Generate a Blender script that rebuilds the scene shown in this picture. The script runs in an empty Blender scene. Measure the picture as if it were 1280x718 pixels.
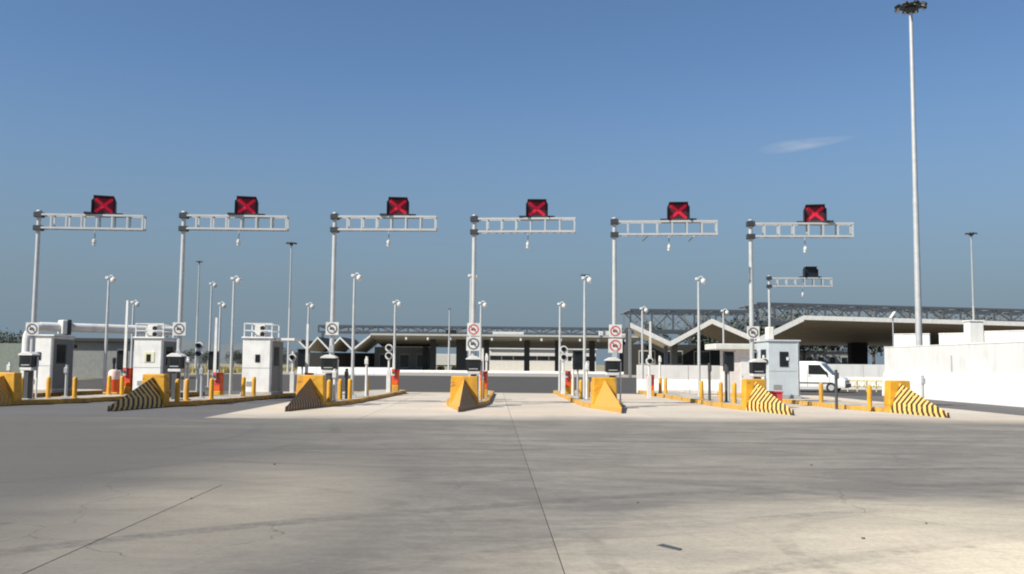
import bpy, bmesh, math, random
from mathutils import Vector, Matrix
R = math.radians
random.seed(7)
scene = bpy.context.scene
col = scene.collection

# ------------------------------------------------------------------ camera
EYE = 1.6
FPX = 1188.0                                    # focal length in photo pixels (1280 wide)
YAW, PITCH, ROLL = R(1.1), math.atan(96.0/FPX), 0.0092
CM = Matrix.Rotation(-YAW, 3, 'Z') @ Matrix.Rotation(R(90)+PITCH, 3, 'X') @ Matrix.Rotation(ROLL, 3, 'Z')
cam_d = bpy.data.cameras.new('camera')
cam = bpy.data.objects.new('camera', cam_d)
col.objects.link(cam)
m4 = CM.to_4x4(); m4.translation = (0, 0, EYE)
cam.matrix_world = m4
cam_d.sensor_width = 36.0
cam_d.lens = 36.0*FPX/1280.0
cam_d.clip_start = 0.1
cam_d.clip_end = 6000
scene.camera = cam

def ray(px, py):
    return CM @ Vector(((px-640)/FPX, -(py-359)/FPX, -1.0))
def G(px, py, z=0.0):                            # surveyed point on a level plane
    d = ray(px, py); t = (z-EYE)/d.z
    return Vector((d.x*t, d.y*t, z))
def D(px, py, Y):                                # surveyed point at a known distance
    d = ray(px, py); t = Y/d.y
    return Vector((d.x*t, Y, EYE+d.z*t))

# ------------------------------------------------------------------ world + sun
SUN_EL, SUN_AZ = R(44), R(238)                   # azimuth measured clockwise from +Y
world = bpy.data.worlds.new('World'); scene.world = world
world.use_nodes = True
wn, wl = world.node_tree.nodes, world.node_tree.links
wn.clear()
sky = wn.new('ShaderNodeTexSky'); sky.sky_type = 'NISHITA'; sky.sun_disc = False
sky.sun_elevation = SUN_EL; sky.sun_rotation = SUN_AZ
sky.altitude = 0; sky.air_density = 1.0; sky.dust_density = 0.6; sky.ozone_density = 4.0
gam = wn.new('ShaderNodeGamma'); gam.inputs['Gamma'].default_value = 1.0
bg = wn.new('ShaderNodeBackground'); bg.inputs['Strength'].default_value = 0.055
wo = wn.new('ShaderNodeOutputWorld')
# one thin wisp of cloud, fixed in the sky by direction
tc = wn.new('ShaderNodeTexCoord')
cd = ray(1008, 180).normalized()
right = Vector((0, 0, 1)).cross(cd).normalized()*-1
up = right.cross(cd)
def wdot(v):
    n = wn.new('ShaderNodeVectorMath'); n.operation = 'DOT_PRODUCT'
    wl.new(tc.outputs['Generated'], n.inputs[0]); n.inputs[1].default_value = v
    return n.outputs['Value']
def wmath(op, a, b=None, clamp=False):
    n = wn.new('ShaderNodeMath'); n.operation = op; n.use_clamp = clamp
    for i, v in enumerate((a, b)):
        if v is None: continue
        if isinstance(v, (int, float)): n.inputs[i].default_value = v
        else: wl.new(v, n.inputs[i])
    return n.outputs[0]
u = wdot(right); v = wdot(up); wd = wdot(cd)
nz = wn.new('ShaderNodeTexNoise'); nz.inputs['Scale'].default_value = 60; nz.inputs['Detail'].default_value = 5
cmb = wn.new('ShaderNodeCombineXYZ')
wl.new(wmath('MULTIPLY', u, 0.45), cmb.inputs[0]); wl.new(wmath('MULTIPLY', v, 1.6), cmb.inputs[1])
wl.new(cmb.outputs[0], nz.inputs['Vector'])
vv = wmath('SUBTRACT', v, wmath('MULTIPLY', u, 0.09))
e = wmath('ADD', wmath('POWER', wmath('DIVIDE', u, 0.050), 2), wmath('POWER', wmath('DIVIDE', wmath('ABSOLUTE', vv), wmath('ADD', 0.0062, wmath('MULTIPLY', u, -0.05))), 2))
msk = wmath('SUBTRACT', 1.0, e, True)
msk = wmath('MULTIPLY', msk, wmath('MULTIPLY', wmath('SUBTRACT', nz.outputs['Fac'], 0.25), 1.6, True))
msk = wmath('MULTIPLY', msk, wmath('GREATER_THAN', wd, 0.0), True)
mixc = wn.new('ShaderNodeMix'); mixc.data_type = 'RGBA'
wl.new(sky.outputs[0], gam.inputs['Color'])
hs = wn.new('ShaderNodeHueSaturation'); hs.inputs['Saturation'].default_value = 1.0; hs.inputs['Value'].default_value = 1.0
wl.new(gam.outputs[0], hs.inputs['Color'])
wl.new(wmath('MULTIPLY', msk, 0.95), mixc.inputs['Factor'])
tint = wn.new('ShaderNodeVectorMath'); tint.operation = 'MULTIPLY'; tint.inputs[1].default_value = (1.26, 1.40, 1.51)
wl.new(hs.outputs[0], tint.inputs[0])
smf = wn.new('ShaderNodeMapRange'); smf.interpolation_type = 'SMOOTHSTEP'      # dusty air low over the plain, all round the horizon
smf.inputs[1].default_value = 0.0; smf.inputs[2].default_value = math.sin(R(18.5)); smf.inputs[3].default_value = 1.0; smf.inputs[4].default_value = 0.0
wl.new(wdot((0, 0, 1)), smf.inputs[0])
smog = wn.new('ShaderNodeMix'); smog.data_type = 'RGBA'
wl.new(smf.outputs[0], smog.inputs['Factor']); wl.new(tint.outputs[0], smog.inputs[6]); smog.inputs[7].default_value = (2.66, 3.62, 4.50, 1)
wl.new(smog.outputs[2], mixc.inputs[6]); mixc.inputs[7].default_value = (6.4, 7.2, 8.6, 1)
wl.new(mixc.outputs[2], bg.inputs['Color']); wl.new(bg.outputs[0], wo.inputs['Surface'])

sd = bpy.data.lights.new('sun', 'SUN'); sd.energy = 5.0; sd.angle = R(0.53); sd.color = (1.0, 0.94, 0.84)
so = bpy.data.objects.new('sun', sd); col.objects.link(so)
sv = Vector((math.sin(SUN_AZ)*math.cos(SUN_EL), math.cos(SUN_AZ)*math.cos(SUN_EL), math.sin(SUN_EL)))
so.rotation_euler = sv.to_track_quat('Z', 'Y').to_euler(); so.location = (-40, -30, 60)

scene.view_settings.view_transform = 'Standard'
scene.view_settings.look = 'None'
scene.view_settings.exposure = 0.45
scene.view_settings.gamma = 1.0
scene.view_settings.use_curve_mapping = False
scene.render.engine = 'CYCLES'
scene.cycles.filter_width = 2.0
scene.render.resolution_x, scene.render.resolution_y = 1024, 574

# ------------------------------------------------------------------ materials
MATS = {}
def _nm(name):
    m = bpy.data.materials.new(name); m.use_nodes = True
    n, l = m.node_tree.nodes, m.node_tree.links
    b = n['Principled BSDF']
    return m, n, l, b
def paint(name, c, rough=0.5, metal=0.0, var=0.12, scale=3.0, dirt=0.0, dirtc=(0.12, 0.10, 0.08), bump=0.0, emis=None, es=0.0, chips=0.0):
    if name in MATS: return MATS[name]
    m, n, l, b = _nm(name)
    t = n.new('ShaderNodeTexCoord')
    oi = n.new('ShaderNodeObjectInfo')
    add = n.new('ShaderNodeVectorMath'); add.operation = 'ADD'
    l.new(t.outputs['Object'], add.inputs[0]); l.new(oi.outputs['Location'], add.inputs[1])
    nz = n.new('ShaderNodeTexNoise'); nz.inputs['Scale'].default_value = scale; nz.inputs['Detail'].default_value = 6
    l.new(add.outputs[0], nz.inputs['Vector'])
    r = n.new('ShaderNodeMapRange'); r.inputs[1].default_value = 0.3; r.inputs[2].default_value = 0.7
    r.inputs[3].default_value = 1-var; r.inputs[4].default_value = 1+var*0.6
    l.new(nz.outputs['Fac'], r.inputs[0])
    mul = n.new('ShaderNodeVectorMath'); mul.operation = 'MULTIPLY'
    mul.inputs[0].default_value = c[:3]; l.new(r.outputs[0], mul.inputs[1])
    out = mul.outputs[0]
    if dirt > 0:
        n2 = n.new('ShaderNodeTexNoise'); n2.inputs['Scale'].default_value = 1.1; n2.inputs['Detail'].default_value = 8
        mp = n.new('ShaderNodeMapping'); mp.inputs['Scale'].default_value = (3.0, 3.0, 0.7)
        l.new(add.outputs[0], mp.inputs[0]); l.new(mp.outputs[0], n2.inputs['Vector'])
        r2 = n.new('ShaderNodeMapRange'); r2.inputs[1].default_value = 0.5; r2.inputs[2].default_value = 0.75
        r2.inputs[3].default_value = 0; r2.inputs[4].default_value = dirt
        l.new(n2.outputs['Fac'], r2.inputs[0])
        mx = n.new('ShaderNodeMix'); mx.data_type = 'RGBA'
        l.new(r2.outputs[0], mx.inputs['Factor']); l.new(out, mx.inputs[6]); mx.inputs[7].default_value = (*dirtc, 1)
        out = mx.outputs[2]
    if chips > 0:                                  # knocked-off paint and black rubber scuffs
        for sc_, th_, cc_ in ((7.0, 0.62, (0.36, 0.34, 0.31, 1)), (3.1, 0.60, (0.05, 0.04, 0.035, 1))):
            n3 = n.new('ShaderNodeTexNoise'); n3.inputs['Scale'].default_value = sc_; n3.inputs['Detail'].default_value = 7; n3.inputs['Roughness'].default_value = 0.65
            mp3 = n.new('ShaderNodeMapping'); mp3.inputs['Scale'].default_value = (1, 1, 1) if sc_ > 5 else (0.5, 0.5, 2.2)
            l.new(add.outputs[0], mp3.inputs[0]); l.new(mp3.outputs[0], n3.inputs['Vector'])
            r3 = n.new('ShaderNodeMapRange'); r3.inputs[1].default_value = th_; r3.inputs[2].default_value = th_+0.05; r3.inputs[3].default_value = 0; r3.inputs[4].default_value = chips
            l.new(n3.outputs['Fac'], r3.inputs[0])
            mx = n.new('ShaderNodeMix'); mx.data_type = 'RGBA'; l.new(r3.outputs[0], mx.inputs['Factor']); l.new(out, mx.inputs[6]); mx.inputs[7].default_value = cc_
            out = mx.outputs[2]
    l.new(out, b.inputs['Base Color'])
    b.inputs['Roughness'].default_value = rough; b.inputs['Metallic'].default_value = metal
    if bump > 0:
        bp = n.new('ShaderNodeBump'); bp.inputs['Strength'].default_value = bump; bp.inputs['Distance'].default_value = 0.01
        l.new(nz.outputs['Fac'], bp.inputs['Height']); l.new(bp.outputs[0], b.inputs['Normal'])
    if emis:
        b.inputs['Emission Color'].default_value = (*emis, 1); b.inputs['Emission Strength'].default_value = es
    MATS[name] = m
    return m
WHITE = paint('white_paint', (0.68, 0.68, 0.65), 0.45, dirt=0.25, dirtc=(0.4, 0.36, 0.3))
BOOTHW = paint('booth_white', (0.78, 0.78, 0.75), 0.4, dirt=0.38, dirtc=(0.40, 0.37, 0.31), var=0.08)
BOOTHG = paint('booth_grey', (0.50, 0.55, 0.57), 0.45, dirt=0.2, dirtc=(0.3, 0.3, 0.28), var=0.06)
WALLW = paint('wall_white', (0.78, 0.77, 0.73), 0.7, dirt=0.42, dirtc=(0.5, 0.46, 0.4), var=0.06, scale=0.8)
WALLU = paint('wall_upper', (0.66, 0.655, 0.63), 0.75, dirt=0.25, dirtc=(0.36, 0.34, 0.3), var=0.08, scale=0.8)
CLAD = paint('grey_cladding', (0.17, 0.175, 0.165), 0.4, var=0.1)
GALV = paint('galvanised', (0.53, 0.54, 0.53), 0.45, metal=0.25, var=0.1)
GALVD = paint('galvanised_dull', (0.40, 0.42, 0.42), 0.55, metal=0.2, var=0.12)
CLAMP = paint('dark_clamp', (0.03, 0.035, 0.04), 0.6)
BLACK = paint('black_plastic', (0.012, 0.013, 0.015), 0.45, var=0.3)
DGREY = paint('dark_grey', (0.06, 0.065, 0.07), 0.6)
YEL = paint('yellow_paint', (0.66, 0.335, 0.02), 0.6, dirt=0.65, dirtc=(0.26, 0.14, 0.045), var=0.2)
YELK = paint('kerb_yellow', (0.55, 0.31, 0.05), 0.7, dirt=0.7, dirtc=(0.17, 0.11, 0.07), chips=0.7)
YELB = paint('block_yellow', (0.66, 0.335, 0.02), 0.6, dirt=0.65, dirtc=(0.30, 0.16, 0.05), var=0.2, chips=0.6, bump=0.3)
ORG = paint('orange_plastic', (0.75, 0.10, 0.015), 0.5)
RED = paint('red_paint', (0.55, 0.03, 0.03), 0.45)
PINK = paint('pink_red', (0.62, 0.07, 0.08), 0.5)
CONC = paint('island_concrete', (0.42, 0.40, 0.36), 0.85, dirt=0.4, dirtc=(0.2, 0.18, 0.15))
GLASS = paint('dark_glass', (0.015, 0.018, 0.02), 0.12, var=0.2)
SOFFIT = paint('soffit', (0.70, 0.58, 0.40), 0.75, var=0.1, scale=0.4)
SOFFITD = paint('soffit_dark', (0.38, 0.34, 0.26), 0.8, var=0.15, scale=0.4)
FASCIA = paint('fascia_white', (0.74, 0.73, 0.68), 0.6, dirt=0.15, dirtc=(0.4, 0.37, 0.3))
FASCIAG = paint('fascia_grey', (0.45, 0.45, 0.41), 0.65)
ROOFT = paint('roof_top', (0.085, 0.083, 0.078), 0.85, var=0.4, scale=1.2)
STEELD = paint('truss_steel', (0.075, 0.09, 0.105), 0.6, metal=0.1)
STEELL = paint('truss_steel_pale', (0.19, 0.20, 0.20), 0.6)
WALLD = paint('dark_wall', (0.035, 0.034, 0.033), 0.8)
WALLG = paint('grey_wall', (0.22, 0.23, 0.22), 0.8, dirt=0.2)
WALLGR = paint('green_grey_wall', (0.20, 0.23, 0.20), 0.8, dirt=0.2)
RUBBER = paint('rubber', (0.015, 0.015, 0.015), 0.8)
BARK = paint('bark', (0.09, 0.065, 0.045), 0.9)
LEDRED = paint('red_led', (0.5, 0.01, 0.03), 0.5, emis=(0.72, 0.008, 0.05), es=0.22)
LEDFACE = paint('red_led_face', (0.03, 0.004, 0.008), 0.5, emis=(0.5, 0.0, 0.045), es=0.06)
DEADFACE = paint('dead_face', (0.008, 0.012, 0.02), 0.4)
HEADLAMP = paint('head_lamp', (0.7, 0.7, 0.7), 0.15)
PEBBLE = paint('pebble', (0.10, 0.09, 0.08), 0.9)

def leaf_mat(name, c):
    m, n, l, b = _nm(name)
    oi = n.new('ShaderNodeNewGeometry')
    r = n.new('ShaderNodeMapRange'); r.inputs[3].default_value = 0.6; r.inputs[4].default_value = 1.4
    l.new(oi.outputs['Random Per Island'], r.inputs[0])
    mul = n.new('ShaderNodeVectorMath'); mul.operation = 'MULTIPLY'; mul.inputs[0].default_value = c
    l.new(r.outputs[0], mul.inputs[1]); l.new(mul.outputs[0], b.inputs['Base Color'])
    b.inputs['Roughness'].default_value = 0.6
    return m
LEAF = leaf_mat('leaf', (0.055, 0.085, 0.035))
LEAFD = leaf_mat('leaf_dark', (0.040, 0.055, 0.034))
GRASSD = leaf_mat('dry_grass_blade', (0.30, 0.25, 0.09))

def ground_mat(name, base, dark, light, marks=0.0, mottle=0.5, rough=0.85, tan=None, pale_tone=None, front=None):
    m, n, l, b = _nm(name)
    g = n.new('ShaderNodeNewGeometry')
    def noise(scale, detail=7, stretch=None, rough_=0.6, dist=0.0):
        t = n.new('ShaderNodeTexNoise'); t.inputs['Scale'].default_value = scale; t.inputs['Detail'].default_value = detail
        t.inputs['Roughness'].default_value = rough_; t.inputs['Distortion'].default_value = dist
        if stretch:
            mp = n.new('ShaderNodeMapping'); mp.inputs['Scale'].default_value = stretch[:3]
            if len(stretch) > 3: mp.inputs['Rotation'].default_value = (0, 0, stretch[3])
            l.new(g.outputs['Position'], mp.inputs[0]); l.new(mp.outputs[0], t.inputs['Vector'])
        else: l.new(g.outputs['Position'], t.inputs['Vector'])
        return t.outputs['Fac']
    def rng(x, a, c_, lo=0.0, hi=1.0):
        r = n.new('ShaderNodeMapRange'); r.inputs[1].default_value = a; r.inputs[2].default_value = c_
        r.inputs[3].default_value = lo; r.inputs[4].default_value = hi; l.new(x, r.inputs[0]); return r.outputs[0]
    def mixc(f, a, c_):
        x = n.new('ShaderNodeMix'); x.data_type = 'RGBA'
        if isinstance(f, float): x.inputs['Factor'].default_value = f
        else: l.new(f, x.inputs['Factor'])
        for i, vv in ((6, a), (7, c_)):
            if isinstance(vv, tuple): x.inputs[i].default_value = (*vv, 1)
            else: l.new(vv, x.inputs[i])
        return x.outputs[2]
    def mul(a, c_):
        x = n.new('ShaderNodeMath'); x.operation = 'MULTIPLY'
        for i, vv in enumerate((a, c_)):
            if isinstance(vv, float): x.inputs[i].default_value = vv
            else: l.new(vv, x.inputs[i])
        return x.outputs[0]
    cc = mixc(mul(rng(noise(0.26, 8, None, 0.68), 0.38, 0.64), mottle*0.85), base, dark)
    cc = mixc(mul(rng(noise(0.6, 9, (0.45, 1.0, 1.0, 0.25), 0.72, 0.8), 0.45, 0.70), mottle), cc, light)
    cc = mixc(mul(rng(noise(2.2, 8), 0.5, 0.75), mottle*0.6), cc, dark)
    cc = mixc(mul(rng(noise(5.0, 8, None, 0.75), 0.52, 0.8), mottle*0.6), cc, light)
    # scuffed, swept streaks, finer and coarser
    cc = mixc(mul(rng(noise(2.6, 8, (0.25, 1.0, 1.0, -0.12), 0.72, 0.8), 0.46, 0.74), mottle*0.55), cc, dark)
    cc = mixc(mul(rng(noise(2.0, 8, (0.30, 1.0, 1.0, 0.42), 0.72, 1.0), 0.48, 0.74), mottle*0.6), cc, light)
    if tan: cc = mixc(mul(rng(noise(0.3, 5, (0.4, 1.0, 1.0)), 0.48, 0.7), 0.7), cc, tan)
    if pale_tone:                                      # paler over the near right slabs, darker grey to the left
        def dist(cx, cy, sx, sy):
            mp = n.new('ShaderNodeMapping'); mp.vector_type = 'TEXTURE'; mp.inputs['Location'].default_value = (cx, cy, 0); mp.inputs['Scale'].default_value = (sx, sy, 1)
            l.new(g.outputs['Position'], mp.inputs[0])
            ln = n.new('ShaderNodeVectorMath'); ln.operation = 'LENGTH'; l.new(mp.outputs[0], ln.inputs[0])
            ad = n.new('ShaderNodeMath'); ad.operation = 'MULTIPLY_ADD'
            l.new(noise(0.35, 9, (0.5, 1, 1), 0.72), ad.inputs[0]); ad.inputs[1].default_value = 0.95; l.new(ln.outputs['Value'], ad.inputs[2])
            return ad.outputs[0]
        cc = mixc(mul(rng(dist(6.5, 3.0, 6.3, 7.2), 1.15, 1.8, 1.0, 0.0), 0.96), cc, pale_tone)
        cc = mixc(mul(rng(dist(-3.3, 11.8, 1.9, 4.6), 0.95, 1.7, 1.0, 0.0), 0.55), cc, tuple(x*0.8 for x in pale_tone))
        cc = mixc(mul(rng(dist(-14.0, 14.0, 10.0, 14.0), 1.3, 1.9, 1.0, 0.0), 0.9), cc, tuple(x*0.92 for x in dark))
    if front:                                     # grime dragged in from the apron by tyres
        sp = n.new('ShaderNodeSeparateXYZ'); l.new(g.outputs['Position'], sp.inputs[0])
        ad = n.new('ShaderNodeMath'); ad.operation = 'MULTIPLY_ADD'; ad.inputs[1].default_value = 6.0
        l.new(noise(0.22, 6, (1.0, 0.6, 1.0), 0.65), ad.inputs[0]); l.new(sp.outputs['Y'], ad.inputs[2])
        cc = mixc(mul(rng(ad.outputs[0], 30.0, 33.2, 1.0, 0.0), 0.95), cc, front)
    oi = n.new('ShaderNodeObjectInfo')             # every slab its own tone
    tone = n.new('ShaderNodeVectorMath'); tone.operation = 'SCALE'
    l.new(cc, tone.inputs[0]); l.new(rng(oi.outputs['Random'], 0.0, 1.0, 0.93, 1.07), tone.inputs['Scale'])
    cc = tone.outputs[0]
    if marks > 0:                                 # swept tyre marks: arcs about a few turning centres
        for k, (cx, cy, sc) in enumerate(((-22, 2, 5.0), (12, -14, 5.5), (9, 60, 3.0), (-2, -14, 5.0))):
            mp = n.new('ShaderNodeMapping'); mp.inputs['Location'].default_value = (-cx, -cy, 0)
            l.new(g.outputs['Position'], mp.inputs[0])
            ln = n.new('ShaderNodeVectorMath'); ln.operation = 'LENGTH'
            l.new(mp.outputs[0], ln.inputs[0])
            rn = n.new('ShaderNodeTexNoise'); rn.noise_dimensions = '1D'
            rn.inputs['Scale'].default_value = sc; rn.inputs['Detail'].default_value = 6; rn.inputs['Roughness'].default_value = 0.7
            wob = n.new('ShaderNodeMath'); wob.operation = 'MULTIPLY_ADD'
            l.new(noise(0.12, 2), wob.inputs[0]); wob.inputs[1].default_value = 1.2
            l.new(ln.outputs['Value'], wob.inputs[2])
            l.new(wob.outputs[0], rn.inputs['W'])
            where = mul(rng(noise(0.14+0.03*k, 4, (1, 1, 1, k*1.3)), 0.46, 0.66), rng(noise(4.0, 7, None, 0.75), 0.36, 0.62, 0.1, 1.0))
            cc = mixc(mul(mul(rng(rn.outputs['Fac'], 0.52, 0.72), where), marks), cc, tuple(x*1.0 for x in dark))
    if marks > 0.5:
        for k, (cx, cy, rad, wd_, st_) in enumerate(((5.2, 8.2, 2.6, 0.16, 0.55), (5.2, 8.2, 4.3, 0.16, 0.5), (-5.0, 8.6, 2.9, 0.15, 0.5), (-5.0, 8.6, 4.6, 0.15, 0.45), (10, -4.0, 14.0, 0.2, 0.6), (10, -4.0, 15.8, 0.2, 0.6),
                                                  (10.5, -9, 22.5, 0.25, 0.6), (10.5, -9, 24.4, 0.25, 0.6), (-9, -8, 24, 0.25, 0.55), (-9, -8, 25.8, 0.25, 0.55), (-18, 21, 12.5, 0.2, 0.6), (-18, 21, 14.4, 0.2, 0.6), (4, 55, 32.0, 0.25, 0.5), (4, 55, 33.9, 0.25, 0.5), (2, -40, 58, 0.3, 0.55), (2, -40, 60, 0.3, 0.55))):
            mp = n.new('ShaderNodeMapping'); mp.inputs['Location'].default_value = (-cx, -cy, 0)
            l.new(g.outputs['Position'], mp.inputs[0])
            ln = n.new('ShaderNodeVectorMath'); ln.operation = 'LENGTH'; l.new(mp.outputs[0], ln.inputs[0])
            wb = n.new('ShaderNodeMath'); wb.operation = 'MULTIPLY_ADD'; wb.inputs[1].default_value = 0.5
            l.new(noise(0.10+0.01*k, 2), wb.inputs[0]); l.new(ln.outputs['Value'], wb.inputs[2])
            df = n.new('ShaderNodeMath'); df.operation = 'SUBTRACT'; l.new(wb.outputs[0], df.inputs[0]); df.inputs[1].default_value = rad+0.25
            ab = n.new('ShaderNodeMath'); ab.operation = 'ABSOLUTE'; l.new(df.outputs[0], ab.inputs[0])
            where = rng(noise(0.16, 3, (1, 1, 1, 0.7*k)), 0.42, 0.58)
            grain = rng(noise(6.0, 7, None, 0.75), 0.38, 0.62, 0.15, 1.0)
            cc = mixc(mul(mul(mul(rng(ab.outputs[0], wd_*0.45, wd_*0.75, 1.0, 0.0), where), grain), st_*1.15), cc, tuple(x*0.75 for x in dark))
        # hairline cracks
        vo = n.new('ShaderNodeTexVoronoi'); vo.feature = 'DISTANCE_TO_EDGE'; vo.inputs['Scale'].default_value = 0.16
        wv = n.new('ShaderNodeVectorMath'); wv.operation = 'ADD'
        nn = n.new('ShaderNodeTexNoise'); nn.inputs['Scale'].default_value = 0.8; nn.inputs['Detail'].default_value = 5; l.new(g.outputs['Position'], nn.inputs['Vector'])
        l.new(g.outputs['Position'], wv.inputs[0]); l.new(nn.outputs['Color'], wv.inputs[1]); l.new(wv.outputs[0], vo.inputs['Vector'])
        cc = mixc(mul(mul(rng(vo.outputs['Distance'], 0.0005, 0.0016, 1.0, 0.0), rng(noise(0.3, 2), 0.5, 0.6)), 0.7), cc, tuple(x*0.6 for x in dark))
        # oil drips
        vd = n.new('ShaderNodeTexVoronoi'); vd.inputs['Scale'].default_value = 1.1; l.new(wv.outputs[0], vd.inputs['Vector'])
        cc = mixc(mul(mul(rng(vd.outputs['Distance'], 0.05, 0.13, 1.0, 0.0), rng(noise(0.35, 2), 0.56, 0.66)), 0.7), cc, tuple(x*0.55 for x in dark))
    fine = noise(14, 6)
    cc = mixc(mul(rng(fine, 0.45, 0.8), 0.30), cc, dark)
    cc = mixc(mul(rng(noise(30, 5, None, 0.7), 0.50, 0.75), 0.35), cc, dark)
    cc = mixc(mul(rng(noise(22, 5, None, 0.7), 0.54, 0.78), 0.35), cc, light)
    spots = noise(0.9, 3)
    cc = mixc(mul(rng(spots, 0.70, 0.76), 0.55), cc, tuple(x*0.55 for x in dark))
    l.new(cc, b.inputs['Base Color'])
    b.inputs['Roughness'].default_value = rough
    bp = n.new('ShaderNodeBump'); bp.inputs['Strength'].default_value = 0.25; bp.inputs['Distance'].default_value = 0.01
    l.new(fine, bp.inputs['Height']); l.new(bp.outputs[0], b.inputs['Normal'])
    return m
APRON = ground_mat('apron_concrete', (0.180, 0.166, 0.140), (0.102, 0.096, 0.086), (0.29, 0.265, 0.218), marks=0.52, mottle=0.8, pale_tone=(0.66, 0.575, 0.43))
LANEC = ground_mat('lane_concrete', (0.53, 0.475, 0.395), (0.38, 0.335, 0.27), (0.60, 0.55, 0.465), marks=0.25, mottle=0.6, tan=(0.52, 0.38, 0.24), front=(0.17, 0.156, 0.132))
ASPH = ground_mat('asphalt', (0.105, 0.102, 0.10), (0.075, 0.073, 0.072), (0.14, 0.136, 0.13), marks=0.2, mottle=0.6)
YARD = ground_mat('yard', (0.062, 0.056, 0.047), (0.042, 0.038, 0.033), (0.085, 0.078, 0.067), mottle=0.7)
FARC = ground_mat('far_concrete', (0.30, 0.28, 0.24), (0.22, 0.205, 0.175), (0.38, 0.355, 0.305), mottle=0.6)
DIRT = ground_mat('dry_ground', (0.26, 0.23, 0.14), (0.18, 0.16, 0.09), (0.34, 0.29, 0.17), mottle=0.8)

def chevron_mat(name, yc, bc, period=0.27, duty=0.5):
    m, n, l, b = _nm(name)
    t = n.new('ShaderNodeTexCoord'); s = n.new('ShaderNodeSeparateXYZ'); l.new(t.outputs['Object'], s.inputs[0])
    def mth(op, *a):
        x = n.new('ShaderNodeMath'); x.operation = op
        for i, vv in enumerate(a):
            if isinstance(vv, (int, float)): x.inputs[i].default_value = vv
            else: l.new(vv, x.inputs[i])
        return x.outputs[0]
    az = mth('ABSOLUTE', mth('SUBTRACT', s.outputs['Z'], 0.34))
    q = mth('ADD', s.outputs['Y'], mth('MULTIPLY', az, 0.75))
    nz = n.new('ShaderNodeTexNoise'); nz.inputs['Scale'].default_value = 9; nz.inputs['Detail'].default_value = 5
    l.new(t.outputs['Object'], nz.inputs['Vector'])
    q = mth('ADD', q, mth('MULTIPLY', nz.outputs['Fac'], 0.008))
    fr = mth('FRACT', mth('DIVIDE', q, period))
    st = mth('LESS_THAN', fr, duty)
    wear = mth('GREATER_THAN', nz.outputs['Fac'], 0.36)
    mx = n.new('ShaderNodeMix'); mx.data_type = 'RGBA'
    l.new(mth('MULTIPLY', st, wear), mx.inputs['Factor']); mx.inputs[6].default_value = (*yc, 1); mx.inputs[7].default_value = (*bc, 1)
    l.new(mx.outputs[2], b.inputs['Base Color']); b.inputs['Roughness'].default_value = 0.6
    return m
CHEV = chevron_mat('chevron_paint', (0.72, 0.47, 0.14), (0.05, 0.028, 0.014), period=0.30)
CHEVF = chevron_mat('chevron_faded', (0.60, 0.33, 0.06), (0.47, 0.24, 0.05), period=0.20)
CHEVSH = chevron_mat('chevron_shaded', (0.38, 0.23, 0.09), (0.055, 0.035, 0.02), period=0.23)

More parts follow.
